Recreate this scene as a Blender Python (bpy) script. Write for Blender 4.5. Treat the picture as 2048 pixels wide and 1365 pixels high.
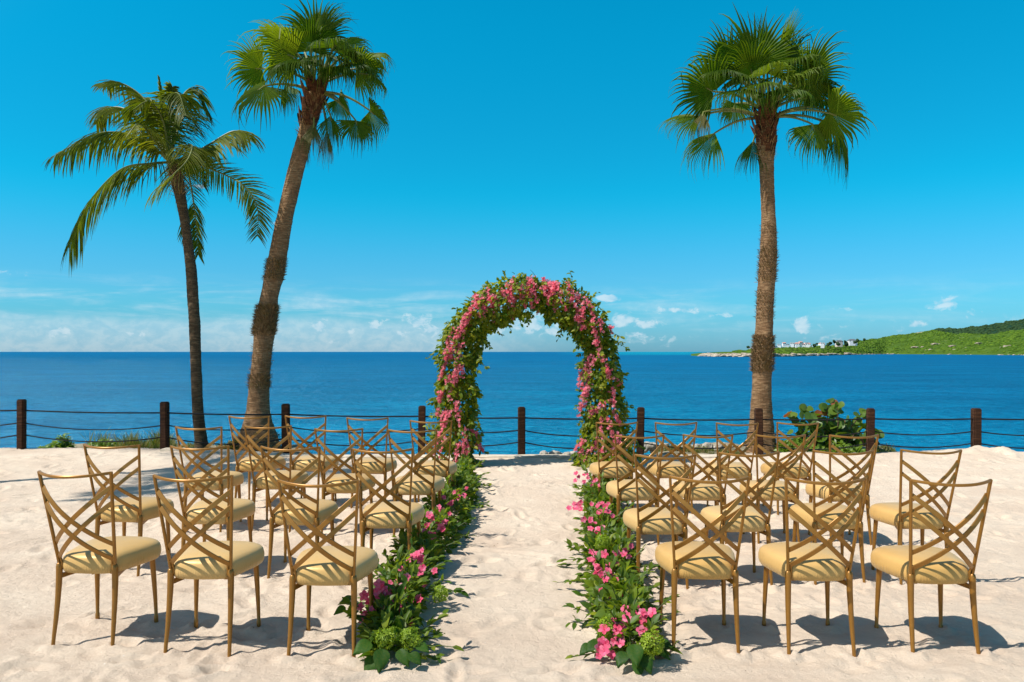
import bpy, bmesh, math, random
import numpy as np
from mathutils import Vector, Matrix

random.seed(7)
rng = np.random.default_rng(11)
for o in list(bpy.data.objects):
    bpy.data.objects.remove(o, do_unlink=True)
scn = bpy.context.scene
COL = scn.collection
PI = math.pi

# ------------------------------------------------------------------ camera, sky, sun, exposure
CAM_H, F = 1.59, 1550.0            # eye height in metres, focal length in photo pixels (2048 wide)
CX, HY = 1024.0, 704.0             # centre column and horizon row of the photograph
cam_d = bpy.data.cameras.new('camera')
cam = bpy.data.objects.new('camera', cam_d)
COL.objects.link(cam)
cam.location = (0, 0, CAM_H)
cam.rotation_euler = (PI / 2, 0, 0)
cam_d.sensor_width = 36.0
cam_d.lens = F / 2048 * 36.0
cam_d.shift_y = (HY - 682.5) / 2048
cam_d.clip_start = 0.05
cam_d.clip_end = 80000
scn.camera = cam

SUN_TO = Vector((0.28, 0.118, -0.44)).normalized()     # the way the light travels
SUN_EL = math.asin(-SUN_TO.z)
SUN_AZ = math.atan2(-SUN_TO.x, -SUN_TO.y)              # clockwise from +Y

scn.view_settings.view_transform = 'Standard'
scn.view_settings.look = 'None'
scn.view_settings.exposure = 0.35
scn.view_settings.gamma = 1.0
scn.view_settings.use_curve_mapping = False

world = bpy.data.worlds.new('World')
scn.world = world
world.use_nodes = True
wt = world.node_tree
for n in list(wt.nodes):
    wt.nodes.remove(n)


class NT:
    """small helper for wiring nodes"""
    def __init__(self, tree):
        self.t = tree

    def n(self, kind, **kw):
        nd = self.t.nodes.new(kind)
        for k, v in kw.items():
            setattr(nd, k, v)
        return nd

    def put(self, sock, v):
        if hasattr(v, 'links') or isinstance(v, bpy.types.NodeSocket):
            self.t.links.new(v, sock)
        else:
            sock.default_value = v

    def math(self, op, a, b=0.0, c=None, clamp=False):
        m = self.n('ShaderNodeMath', operation=op, use_clamp=clamp)
        self.put(m.inputs[0], a)
        self.put(m.inputs[1], b)
        if c is not None:
            self.put(m.inputs[2], c)
        return m.outputs[0]

    def step(self, v, lo, hi, a=0.0, b=1.0):
        m = self.n('ShaderNodeMapRange', interpolation_type='SMOOTHSTEP')
        self.put(m.inputs['Value'], v)
        m.inputs['From Min'].default_value = lo
        m.inputs['From Max'].default_value = hi
        m.inputs['To Min'].default_value = a
        m.inputs['To Max'].default_value = b
        return m.outputs['Result']

    def mix(self, f, a, b, blend='MIX'):
        m = self.n('ShaderNodeMix', data_type='RGBA', blend_type=blend)
        self.put(m.inputs[0], f)
        self.put(m.inputs[6], a)
        self.put(m.inputs[7], b)
        return m.outputs[2]

    def noise(self, vec, scale, detail=4.0, rough=0.55, dist=0.0):
        m = self.n('ShaderNodeTexNoise')
        if vec is not None:
            self.put(m.inputs['Vector'], vec)
        m.inputs['Scale'].default_value = scale
        m.inputs['Detail'].default_value = detail
        m.inputs['Roughness'].default_value = rough
        m.inputs['Distortion'].default_value = dist
        return m.outputs['Fac']

    def ramp(self, f, stops, interp='LINEAR'):
        m = self.n('ShaderNodeValToRGB')
        cr = m.color_ramp
        cr.interpolation = interp
        while len(cr.elements) < len(stops):
            cr.elements.new(0.5)
        for e, (p, c) in zip(cr.elements, stops):
            e.position = p
            e.color = (*c, 1) if len(c) == 3 else c
        self.put(m.inputs[0], f)
        return m.outputs[0]

    def scale_vec(self, vec, s):
        m = self.n('ShaderNodeMapping')
        self.put(m.inputs['Vector'], vec)
        m.inputs['Scale'].default_value = s
        return m.outputs[0]


def build_sky():
    N = NT(wt)
    sky = N.n('ShaderNodeTexSky', sky_type='NISHITA')
    sky.sun_disc = False
    sky.sun_elevation = SUN_EL
    sky.sun_rotation = SUN_AZ
    sky.air_density = 1.0
    sky.dust_density = 0.5
    sky.ozone_density = 2.0
    tc = N.n('ShaderNodeTexCoord')
    sep = N.n('ShaderNodeSeparateXYZ')
    wt.links.new(tc.outputs['Generated'], sep.inputs[0])
    x, y, z = sep.outputs
    az = N.math('ARCTAN2', x, y)
    el = N.math('ARCSINE', z)
    # the saturated tropical blue of the picture: a filter on the whole sky that eases off in the horizon haze
    tint = N.ramp(N.math('DIVIDE', el, 1.6, clamp=True), SKY_TINT, 'EASE')
    # tint pales towards white round the unseen sun, added to neutralise the bluish fill
    dot = N.n('ShaderNodeVectorMath', operation='DOT_PRODUCT')
    wt.links.new(tc.outputs['Generated'], dot.inputs[0])
    dot.inputs[1].default_value = tuple(-SUN_TO)
    tint = N.mix(N.step(dot.outputs['Value'], 0.35, 1.0), tint, (1, 0.92, 0.85, 1))
    base = N.mix(1.0, sky.outputs[0], tint, 'MULTIPLY')
    # clouds low over the horizon, as directions on the sky
    uv = N.n('ShaderNodeCombineXYZ')
    wt.links.new(az, uv.inputs[0])
    wt.links.new(el, uv.inputs[1])
    uv = uv.outputs[0]
    n_fine = N.noise(N.scale_vec(uv, (1, 1.5, 1)), 62, 8, 0.62, 0.3)
    n_str = N.noise(N.scale_vec(uv, (1, 8, 1)), 7, 6, 0.6, 0.5)
    n_big = N.noise(N.scale_vec(uv, (1, 2.2, 1)), 9, 5, 0.55)
    # soft veil and streaks
    veil = N.math('MULTIPLY', N.step(n_str, 0.40, 0.74), N.math('MULTIPLY', N.step(el, 0.10, 0.055), N.step(el, 0.0, 0.02)))
    veil = N.math('MULTIPLY', veil, N.step(az, 0.55, -0.25, 0.35, 1.0))
    sheet = N.math('MULTIPLY', N.step(N.math('ADD', el, N.math('MULTIPLY', n_big, 0.03)), 0.064, 0.046),
                   N.step(az, 0.12, -0.12, 0.12, 1.0))
    blobs = None
    for (px, py, rx, ry, w) in SKY_CLOUDS:
        a0, e0 = math.atan2(px - CX, F), math.atan2(HY - py, F)
        dx = N.math('MULTIPLY', N.math('SUBTRACT', az, a0), F / rx)
        dy = N.math('MULTIPLY', N.math('SUBTRACT', el, e0), F / ry)
        d = N.math('SQRT', N.math('ADD', N.math('MULTIPLY', dx, dx), N.math('MULTIPLY', dy, dy)))
        v = N.math('MULTIPLY', N.math('SUBTRACT', 1.0, d, clamp=True), w)
        blobs = v if blobs is None else N.math('MAXIMUM', blobs, v)
    puff_in = N.math('ADD', blobs, N.math('MULTIPLY', N.math('SUBTRACT', n_fine, 0.5), 1.9))
    puff = N.math('MULTIPLY', N.step(puff_in, 0.28, 0.80), N.step(blobs, 0.0, 0.25))
    # a scatter of small distant cumulus all round the horizon
    band = N.math('MULTIPLY', N.step(el, 0.048, 0.022), N.step(el, 0.0, 0.012))
    cum = N.math('MULTIPLY', N.step(N.math('ADD', n_fine, N.math('MULTIPLY', n_big, 0.6)), 0.84, 1.02), band)
    fac = N.math('MAXIMUM', N.math('MULTIPLY', veil, 0.50), N.math('MULTIPLY', sheet, 0.42))
    fac = N.math('MAXIMUM', fac, N.math('MULTIPLY', puff, 0.62))
    fac = N.math('MAXIMUM', fac, N.math('MULTIPLY', cum, 0.35), clamp=True)
    cloudcol = N.mix(N.step(n_fine, 0.35, 0.65), (3.6, 4.9, 5.9, 1), (5.4, 6.0, 6.4, 1))
    col = N.mix(fac, base, cloudcol)
    bg = N.n('ShaderNodeBackground')
    wt.links.new(col, bg.inputs[0])
    bg.inputs[1].default_value = 0.117
    out = N.n('ShaderNodeOutputWorld')
    wt.links.new(bg.outputs[0], out.inputs[0])


SKY_TINT = [(0.0, (0.20, 0.57, 0.97)), (0.045, (0.19, 0.68, 0.95)), (0.131, (0.02, 0.85, 1.0)), (0.275, (0.004, 1.0, 1.12)), (0.5, (0.07, 0.58, 0.72)), (1.0, (0.12, 0.40, 0.52))]  # highest stops lie out of view, set for the shadow fill
SKY_CLOUDS = [(560, 676, 26, 15, 0.85), (672, 684, 40, 14, 0.7), (780, 640, 30, 12, 0.6), (862, 662, 46, 28, 0.95), (1110, 660, 46, 26, 0.85),
              (270, 672, 50, 18, 0.7), (1275, 668, 60, 16, 0.7), (1940, 640, 30, 14, 0.6), (640, 655, 34, 26, 1.0), (700, 664, 26, 14, 0.7), (748, 655, 30, 20, 0.9), (836, 645, 46, 32, 1.0),
              (800, 668, 60, 22, 0.7), (985, 655, 56, 34, 1.0), (1060, 645, 100, 44, 0.95), (1218, 598, 40, 11, 1.25),
              (1246, 640, 36, 24, 1.0), (1290, 650, 60, 22, 0.8), (1604, 655, 30, 26, 1.1), (1832, 655, 22, 13, 1.0),
              (1890, 618, 46, 22, 0.8), (1350, 622, 110, 12, 0.8), (110, 668, 56, 24, 0.8), (1450, 634, 46, 14, 0.5),
              (20, 574, 40, 10, 0.6), (400, 397, 30, 7, 0.8), (545, 460, 30, 7, 0.5), (1660, 628, 110, 14, 0.35)]
build_sky()

sun_d = bpy.data.lights.new('sun', 'SUN')
sun_d.energy = 5.0
sun_d.angle = math.radians(0.5)
sun_d.color = (1.0, 0.965, 0.92)
sun = bpy.data.objects.new('sun', sun_d)
sun.rotation_euler = SUN_TO.to_track_quat('-Z', 'Y').to_euler()
sun.location = (-10, -4, 20)
COL.objects.link(sun)

# ------------------------------------------------------------------ helpers


def at(px, py, D):
    """world point that stands at depth D on the sight line of a photo pixel (used for measuring positions)"""
    return Vector(((px - CX) / F * D, D, CAM_H - (py - HY) / F * D))


def tag(o, label=None, cat=None, group=None, kind=None):
    if label:
        o['label'] = label
    if cat:
        o['category'] = cat
    if group:
        o['group'] = group
    if kind:
        o['kind'] = kind
    return o


def empty(name, loc=(0, 0, 0), rz=0.0):
    o = bpy.data.objects.new(name, None)
    o.empty_display_size = 0.1
    o.location = loc
    o.rotation_euler = (0, 0, rz)
    COL.objects.link(o)
    return o


def link(name, mesh, parent=None, loc=None):
    o = bpy.data.objects.new(name, mesh)
    COL.objects.link(o)
    if parent is not None:
        o.parent = parent
    if loc is not None:
        o.location = loc
    return o


def copy_tree(o, parent=None):
    c = o.copy()
    COL.objects.link(c)
    c.parent = parent
    for ch in list(o.children):
        copy_tree(ch, c)
    return c


def along_sight(p, D, dy):
    """a point measured at depth D, moved dy farther along its sight line (things nearer the eye look larger)"""
    k = (D + dy) / D
    return Vector((p.x * k, D + dy, CAM_H + (p.z - CAM_H) * k))


class MB:
    def __init__(self):
        self.v, self.f = [], []

    def add(self, vs, fs):
        k = len(self.v)
        self.v.extend([tuple(p) for p in vs])
        self.f.extend([tuple(i + k for i in f) for f in fs])

    def box(self, lo, hi):
        x0, y0, z0 = lo
        x1, y1, z1 = hi
        self.add([(x0, y0, z0), (x1, y0, z0), (x1, y1, z0), (x0, y1, z0), (x0, y0, z1), (x1, y0, z1), (x1, y1, z1), (x0, y1, z1)],
                 [(0, 3, 2, 1), (4, 5, 6, 7), (0, 1, 5, 4), (1, 2, 6, 5), (2, 3, 7, 6), (3, 0, 4, 7)])

    def tube(self, pts, rad, seg=10, cap=True, jitter=None):
        pts = [Vector(p) for p in pts]
        n = len(pts)
        vs, fs = [], []
        up = None
        for i, p in enumerate(pts):
            t = (pts[min(i + 1, n - 1)] - pts[max(i - 1, 0)]).normalized()
            if up is None:
                h = Vector((1, 0, 0)) if abs(t.x) < 0.8 else Vector((0, 1, 0))
                up = (h - t * h.dot(t)).normalized()
            else:
                up = (up - t * up.dot(t)).normalized()
            s = t.cross(up)
            r = rad[i] if hasattr(rad, '__len__') else rad
            for k in range(seg):
                a = 2 * PI * k / seg
                rr = r * (jitter(i, k, p) if jitter else 1.0)
                vs.append(p + (up * math.cos(a) + s * math.sin(a)) * rr)
        for i in range(n - 1):
            for k in range(seg):
                k2 = (k + 1) % seg
                fs.append((i * seg + k, i * seg + k2, (i + 1) * seg + k2, (i + 1) * seg + k))
        if cap:
            fs.append(tuple(reversed(range(seg))))
            fs.append(tuple(range((n - 1) * seg, n * seg)))
        self.add(vs, fs)

    def strap(self, pts, width, thick, nrm=(0, 1, 0)):
        """flat bar swept along pts: width across, thick along nrm, softly chamfered"""
        pts = [Vector(p) for p in pts]
        n = len(pts)
        vs, fs = [], []
        c = min(width, thick) * 0.22
        prof = [(-width / 2 + c, -thick / 2), (width / 2 - c, -thick / 2), (width / 2, -thick / 2 + c), (width / 2, thick / 2 - c),
                (width / 2 - c, thick / 2), (-width / 2 + c, thick / 2), (-width / 2, thick / 2 - c), (-width / 2, -thick / 2 + c)]
        for i, p in enumerate(pts):
            t = (pts[min(i + 1, n - 1)] - pts[max(i - 1, 0)]).normalized()
            nv = Vector(nrm)
            nv = (nv - t * nv.dot(t)).normalized()
            b = t.cross(nv)
            for (u, w) in prof:
                vs.append(p + b * u + nv * w)
        m = len(prof)
        for i in range(n - 1):
            for k in range(m):
                k2 = (k + 1) % m
                fs.append((i * m + k, i * m + k2, (i + 1) * m + k2, (i + 1) * m + k))
        fs.append(tuple(reversed(range(m))))
        fs.append(tuple(range((n - 1) * m, n * m)))
        self.add(vs, fs)

    def mesh(self, name, mat, smooth=True):
        me = bpy.data.meshes.new(name)
        me.from_pydata(self.v, [], self.f)
        me.materials.append(mat)
        bm = bmesh.new()
        bm.from_mesh(me)
        bmesh.ops.recalc_face_normals(bm, faces=bm.faces[:])
        bm.to_mesh(me)
        bm.free()
        if smooth:
            me.shade_smooth() if hasattr(me, 'shade_smooth') else None
            try:
                me.set_sharp_from_angle(angle=math.radians(42))
            except Exception:
                pass
        return me

    def build(self, name, mat, parent=None, smooth=True):
        return link(name, self.mesh(name, mat, smooth), parent)


def np_mesh(name, V, quads=None, tris=None, mat=None, smooth=True):
    me = bpy.data.meshes.new(name)
    V = np.ascontiguousarray(V, dtype=np.float32)
    me.vertices.add(len(V))
    me.vertices.foreach_set('co', V.ravel())
    loops, starts = [], []
    tot = 0
    for arr, k in ((quads, 4), (tris, 3)):
        if arr is None or len(arr) == 0:
            continue
        arr = np.asarray(arr, dtype=np.int32)
        loops.append(arr.ravel())
        starts.append(np.arange(len(arr), dtype=np.int32) * k + tot)
        tot += arr.size
    loops = np.concatenate(loops)
    starts = np.concatenate(starts)
    me.loops.add(len(loops))
    me.loops.foreach_set('vertex_index', loops)
    me.polygons.add(len(starts))
    me.polygons.foreach_set('loop_start', starts)
    me.polygons.foreach_set('use_smooth', np.full(len(starts), smooth, dtype=bool))
    me.update(calc_edges=True)
    me.validate()
    if mat:
        me.materials.append(mat)
    return me


def scatter_mesh(name, base_v, base_q, base_t, P, R, S, mat, smooth=True):
    """N copies of a small shape joined into one mesh; R is N x 3 x 3 (columns are the local axes)"""
    P, R, S = np.asarray(P), np.asarray(R), np.asarray(S)
    if S.ndim == 1:
        S = np.repeat(S[:, None], 3, 1)
    bv = np.asarray(base_v, float)
    V = np.einsum('nij,nkj->nki', R, bv[None] * S[:, None, :]) + P[:, None, :]
    n, k = len(P), len(bv)
    off = (np.arange(n) * k)[:, None, None]
    q = (np.asarray(base_q)[None] + off).reshape(-1, 4) if base_q is not None and len(base_q) else None
    t = (np.asarray(base_t)[None] + off).reshape(-1, 3) if base_t is not None and len(base_t) else None
    return np_mesh(name, V.reshape(-1, 3), q, t, mat, smooth)


def frames(d, nrm):
    """local y along d, local z towards nrm"""
    d = np.asarray(d, float)
    d = d / (np.linalg.norm(d, axis=1, keepdims=True) + 1e-9)
    nrm = np.asarray(nrm, float)
    x = np.cross(d, nrm)
    x /= (np.linalg.norm(x, axis=1, keepdims=True) + 1e-9)
    z = np.cross(x, d)
    return np.stack([x, d, z], axis=2)


def smooth01(t):
    t = np.clip(t, 0, 1)
    return t * t * (3 - 2 * t)


def vnoise(x, y, seed=0):
    xi, yi = np.floor(x).astype(np.int64), np.floor(y).astype(np.int64)
    fx, fy = x - xi, y - yi
    fx, fy = fx * fx * fx * (fx * (fx * 6 - 15) + 10), fy * fy * fy * (fy * (fy * 6 - 15) + 10)

    def h(a, b):
        n = (a * 374761393 + b * 668265263 + seed * 1442695041) & 0xFFFFFFFF
        n = ((n ^ (n >> 13)) * 1274126177) & 0xFFFFFFFF
        n = n ^ (n >> 16)
        return (n & 0xFFFF) / 32767.5 - 1.0
    a, b, c, d = h(xi, yi), h(xi + 1, yi), h(xi, yi + 1), h(xi + 1, yi + 1)
    return (a * (1 - fx) + b * fx) * (1 - fy) + (c * (1 - fx) + d * fx) * fy


def fbm(x, y, seed=0, oct=4, gain=0.5):
    s, a, f = 0, 1.0, 1.0
    for i in range(oct):
        s = s + a * vnoise(x * f + i * 17.3, y * f - i * 9.1, seed + i)
        a *= gain
        f *= 2.03
    return s


# ------------------------------------------------------------------ materials
def new_mat(name):
    m = bpy.data.materials.new(name)
    m.use_nodes = True
    t = m.node_tree
    for n in list(t.nodes):
        t.nodes.remove(n)
    N = NT(t)
    out = N.n('ShaderNodeOutputMaterial')
    b = N.n('ShaderNodeBsdfPrincipled')
    t.links.new(b.outputs[0], out.inputs[0])
    return m, N, b, out


def obj_vec(N):
    return N.n('ShaderNodeTexCoord').outputs['Object']


def world_vec(N):
    return N.n('ShaderNodeNewGeometry').outputs['Position']


def bump(N, b, h, dist, strength=1.0):
    m = N.n('ShaderNodeBump')
    m.inputs['Strength'].default_value = strength
    m.inputs['Distance'].default_value = dist
    N.put(m.inputs['Height'], h)
    N.t.links.new(m.outputs[0], b.inputs['Normal'])
    return m.outputs[0]


def mat_sand():
    m, N, b, _ = new_mat('sand')
    v = world_vec(N)
    n1 = N.noise(v, 1.3, 5, 0.6)
    n2 = N.noise(v, 38, 8, 0.75)
    n3 = N.noise(v, 420, 3, 0.7)
    c = N.ramp(n1, [(0.32, (0.570, 0.445, 0.330)), (0.68, (0.665, 0.548, 0.416))])
    c = N.mix(N.step(n2, 0.56, 0.74, 0, 0.35), c, (0.50, 0.375, 0.27, 1))
    c = N.mix(N.step(n3, 0.6, 0.8, 0, 0.30), c, (0.40, 0.29, 0.21, 1))
    # bits of shell and dark grit
    vor = N.n('ShaderNodeTexVoronoi')
    N.put(vor.inputs['Vector'], v)
    vor.inputs['Scale'].default_value = 34
    spot = N.step(vor.outputs['Distance'], 0.16, 0.10)
    sepc = N.n('ShaderNodeSeparateColor')
    N.t.links.new(vor.outputs['Color'], sepc.inputs[0])
    dark = N.math('MULTIPLY', spot, N.step(sepc.outputs[0], 0.965, 0.975))
    pale = N.math('MULTIPLY', spot, N.step(sepc.outputs[1], 0.962, 0.972))
    c = N.mix(N.math('MULTIPLY', dark, 0.75), c, (0.10, 0.055, 0.035, 1))
    c = N.mix(N.math('MULTIPLY', pale, 0.8), c, (0.80, 0.74, 0.66, 1))
    N.put(b.inputs['Base Color'], c)
    b.inputs['Roughness'].default_value = 0.95
    b.inputs['Specular IOR Level'].default_value = 0.15
    h = N.math('ADD', N.math('MULTIPLY', n2, 1.0), N.math('MULTIPLY', n3, 0.22))
    bump(N, b, h, 0.016, 1.0)
    return m


def mat_sea():
    m = bpy.data.materials.new('sea_water')
    m.use_nodes = True
    t = m.node_tree
    for n in list(t.nodes):
        t.nodes.remove(n)
    N = NT(t)
    out = N.n('ShaderNodeOutputMaterial')
    v = world_vec(N)
    sep = N.n('ShaderNodeSeparateXYZ')
    t.links.new(v, sep.inputs[0])
    # the water shoals towards the beach: turquoise over the shallows, deep blue farther out
    y = sep.outputs[1]
    ly = N.math('LOGARITHM', N.math('MAXIMUM', y, 10.0), 10.0)      # 1 at 10 m .. 4 at 10 km
    patch = N.noise(N.scale_vec(v, (0.006, 0.012, 1)), 1.0, 4, 0.6)
    lx = N.math('MULTIPLY', N.math('ABSOLUTE', N.math('SUBTRACT', N.math('DIVIDE', sep.outputs[0], N.math('MAXIMUM', y, 10.0)), 0.12)), 0.9)
    f = N.math('ADD', N.math('ADD', ly, lx), N.math('MULTIPLY', N.math('SUBTRACT', patch, 0.5), 0.5))
    f = N.math('MULTIPLY', N.math('SUBTRACT', f, 1.3), 1 / 2.4, clamp=True)
    c = N.ramp(f, [(0.0, (0.002, 0.33, 0.48)), (0.22, (0.001, 0.25, 0.42)), (0.45, (0.001, 0.170, 0.335)), (0.8, (0.001, 0.115, 0.255))])
    br = N.math('DIVIDE', sep.outputs[0], N.math('MAXIMUM', y, 10.0))
    shoal = N.math('MULTIPLY', N.math('MULTIPLY', N.step(br, 0.04, 0.16), N.step(br, 0.30, 0.22)), N.step(y, 800.0, 1500.0))
    c = N.mix(N.math('MULTIPLY', shoal, 0.8), c, (0.003, 0.36, 0.44, 1))
    big = N.noise(N.scale_vec(v, (0.010, 0.035, 1)), 1.0, 5, 0.65, 0.8)
    c = N.mix(N.step(big, 0.42, 0.62, 0.38, 0.0), c, (0.0006, 0.095, 0.20, 1))
    w1 = N.noise(N.scale_vec(v, (0.9, 1.6, 1)), 1.0, 5, 0.65, 0.6)
    w2 = N.noise(N.scale_vec(v, (2.6, 6.5, 1)), 1.0, 4, 0.6, 0.4)
    w3 = N.noise(N.scale_vec(v, (0.045, 0.10, 1)), 1.0, 8, 0.74, 0.4)
    dk = N.math('ADD', N.math('MULTIPLY', w1, 0.45), N.math('ADD', N.math('MULTIPLY', w3, 0.35), N.math('MULTIPLY', w2, 0.2)))
    c = N.mix(N.step(dk, 0.40, 0.585, 0.72, 0.0), c, (0.0006, 0.055, 0.15, 1))
    h = N.math('ADD', N.math('MULTIPLY', w1, 0.7), N.math('MULTIPLY', w2, 0.16))
    h = N.math('ADD', h, N.math('MULTIPLY', w3, 2.2))
    bm_ = N.n('ShaderNodeBump')
    bm_.inputs['Strength'].default_value = 1.0
    bm_.inputs['Distance'].default_value = 0.9
    N.put(bm_.inputs['Height'], h)
    d = N.n('ShaderNodeBsdfDiffuse')
    N.put(d.inputs['Color'], c)
    t.links.new(bm_.outputs[0], d.inputs['Normal'])
    g = N.n('ShaderNodeBsdfGlossy')
    g.inputs['Color'].default_value = (0.45, 0.88, 1, 1)
    g.inputs['Roughness'].default_value = 0.22
    t.links.new(bm_.outputs[0], g.inputs['Normal'])
    fr = N.n('ShaderNodeFresnel')
    fr.inputs['IOR'].default_value = 1.33
    t.links.new(bm_.outputs[0], fr.inputs['Normal'])
    mx = N.n('ShaderNodeMixShader')
    N.put(mx.inputs[0], N.math('MINIMUM', N.math('MULTIPLY', fr.outputs[0], 0.6), 0.16))
    t.links.new(d.outputs[0], mx.inputs[1])
    t.links.new(g.outputs[0], mx.inputs[2])
    t.links.new(mx.outputs[0], out.inputs[0])
    return m


def mat_leaf(name, cols, rough=0.42, trans=0.35, transcol=None, spec=0.4, per_object=0.0):
    """leaf: colour varies from leaf to leaf, thin enough to let light through"""
    m, N, b, out = new_mat(name)
    g = N.n('ShaderNodeNewGeometry')
    oi = N.n('ShaderNodeObjectInfo')
    r = N.math('FRACT', N.math('ADD', g.outputs['Random Per Island'], oi.outputs['Random']))
    if per_object:
        r = N.math('FRACT', N.math('ADD', N.math('MULTIPLY', oi.outputs['Random'], 1.0), N.math('MULTIPLY', g.outputs['Random Per Island'], 1.0 - per_object)))
    k = len(cols)
    c = N.ramp(r, [(i / max(1, k - 1), cc) for i, cc in enumerate(cols)])
    nz = N.noise(obj_vec(N), 9, 3)
    c = N.mix(N.step(nz, 0.35, 0.7, 0.0, 0.22), c, (0.12, 0.12, 0.012, 1))
    N.put(b.inputs['Base Color'], c)
    b.inputs['Roughness'].default_value = rough
    b.inputs['Specular IOR Level'].default_value = spec
    tr = N.n('ShaderNodeBsdfTranslucent')
    tc = N.mix(1.0, c, (2.2, 2.1, 0.7, 1) if transcol is None else transcol, 'MULTIPLY')
    N.put(tr.inputs['Color'], tc)
    mx = N.n('ShaderNodeMixShader')
    mx.inputs[0].default_value = trans
    N.t.links.new(b.outputs[0], mx.inputs[1])
    N.t.links.new(tr.outputs[0], mx.inputs[2])
    N.t.links.new(mx.outputs[0], out.inputs[0])
    return m


def mat_simple(name, col, rough=0.6, metal=0.0, spec=0.4, var=0.2, scale=12, bumpd=0.0, bscale=80):
    m, N, b, _ = new_mat(name)
    v = obj_vec(N)
    n = N.noise(v, scale, 5, 0.6)
    d = tuple(c * (1 - var) for c in col)
    l = tuple(min(1, c * (1 + var)) for c in col)
    N.put(b.inputs['Base Color'], N.ramp(n, [(0.3, d), (0.7, l)]))
    b.inputs['Roughness'].default_value = rough
    b.inputs['Metallic'].default_value = metal
    b.inputs['Specular IOR Level'].default_value = spec
    if bumpd:
        bump(N, b, N.noise(v, bscale, 4, 0.6), bumpd)
    return m


def mat_satin():
    m, N, b, _ = new_mat('gold_satin')
    v = obj_vec(N)
    n = N.noise(v, 7, 4, 0.55)
    oi = N.n('ShaderNodeObjectInfo')
    c = N.ramp(n, [(0.3, (0.47, 0.270, 0.080)), (0.7, (0.54, 0.325, 0.105))])
    c = N.mix(N.math('MULTIPLY', oi.outputs['Random'], 0.55), c, (0.61, 0.415, 0.18, 1))
    N.put(b.inputs['Base Color'], c)
    b.inputs['Roughness'].default_value = 0.38
    b.inputs['Specular IOR Level'].default_value = 0.55
    b.inputs['Specular Tint'].default_value = (1.0, 0.72, 0.34, 1)
    b.inputs['Sheen Weight'].default_value = 0.12
    b.inputs['Sheen Roughness'].default_value = 0.4
    b.inputs['Sheen Tint'].default_value = (1, 0.9, 0.65, 1)
    # gathered pleats round the lower side, soft pulls on the top
    sep = N.n('ShaderNodeSeparateXYZ')
    N.t.links.new(v, sep.inputs[0])
    ang = N.math('ARCTAN2', sep.outputs[0], N.math('SUBTRACT', sep.outputs[1], 0.22))
    cv = N.n('ShaderNodeCombineXYZ')
    N.put(cv.inputs[0], N.math('MULTIPLY', ang, 14.0))
    N.put(cv.inputs[1], N.math('MULTIPLY', sep.outputs[2], 9.0))
    pl = N.noise(cv.outputs[0], 1.6, 3, 0.6)
    low = N.step(sep.outputs[2], 0.44, 0.385)
    h = N.math('ADD', N.math('MULTIPLY', N.math('MULTIPLY', pl, low), 1.0), N.math('MULTIPLY', n, 0.25))
    bump(N, b, h, 0.012, 0.8)
    return m


def mat_bark(name, c1, c2, c3, ring=70.0):
    m, N, b, _ = new_mat(name)
    v = obj_vec(N)
    n1 = N.noise(v, 3.2, 5, 0.6)
    n2 = N.noise(N.scale_vec(v, (9, 9, 60)), 1.0, 5, 0.65)
    n3 = N.noise(N.scale_vec(v, (70, 70, 8)), 1.0, 3, 0.6)
    c = N.ramp(n1, [(0.3, c1), (0.7, c2)])
    c = N.mix(N.step(n2, 0.42, 0.68, 0.75, 0.0), c, (*c3, 1))
    c = N.mix(N.step(n3, 0.5, 0.75, 0.0, 0.4), c, (*c3, 1))
    N.put(b.inputs['Base Color'], c)
    b.inputs['Roughness'].default_value = 0.9
    b.inputs['Specular IOR Level'].default_value = 0.15
    bump(N, b, N.math('ADD', n2, N.math('MULTIPLY', n3, 0.5)), 0.02, 0.9)
    return m


def mat_hill(name, c_lo, c_hi, rock, rock_amt):
    m, N, b, _ = new_mat(name)
    v = world_vec(N)
    n1 = N.noise(v, 0.035, 6, 0.65)
    n2 = N.noise(v, 0.22, 5, 0.7)
    c = N.ramp(N.math('ADD', N.math('MULTIPLY', n1, 0.6), N.math('MULTIPLY', n2, 0.4)), [(0.38, c_lo), (0.62, c_hi)])
    if rock_amt:
        n3 = N.noise(N.scale_vec(v, (1, 1, 2.4)), 0.022, 6, 0.7, 0.5)
        c = N.mix(N.step(n3, 0.64, 0.68, 0, rock_amt), c, (*rock, 1))
    N.put(b.inputs['Base Color'], c)
    b.inputs['Roughness'].default_value = 0.95
    b.inputs['Specular IOR Level'].default_value = 0.1
    bump(N, b, n2, 2.5, 0.8)
    return m


def mat_rock(name, c1, c2, scale=3.0, d=0.05):
    m, N, b, _ = new_mat(name)
    v = world_vec(N)
    n1 = N.noise(v, scale, 7, 0.68)
    n2 = N.noise(v, scale * 6, 5, 0.7)
    c = N.ramp(N.math('ADD', N.math('MULTIPLY', n1, 0.65), N.math('MULTIPLY', n2, 0.35)), [(0.36, c1), (0.60, c2)])
    N.put(b.inputs['Base Color'], c)
    b.inputs['Roughness'].default_value = 0.95
    b.inputs['Specular IOR Level'].default_value = 0.1
    bump(N, b, N.math('ADD', n1, N.math('MULTIPLY', n2, 0.4)), d)
    return m


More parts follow.
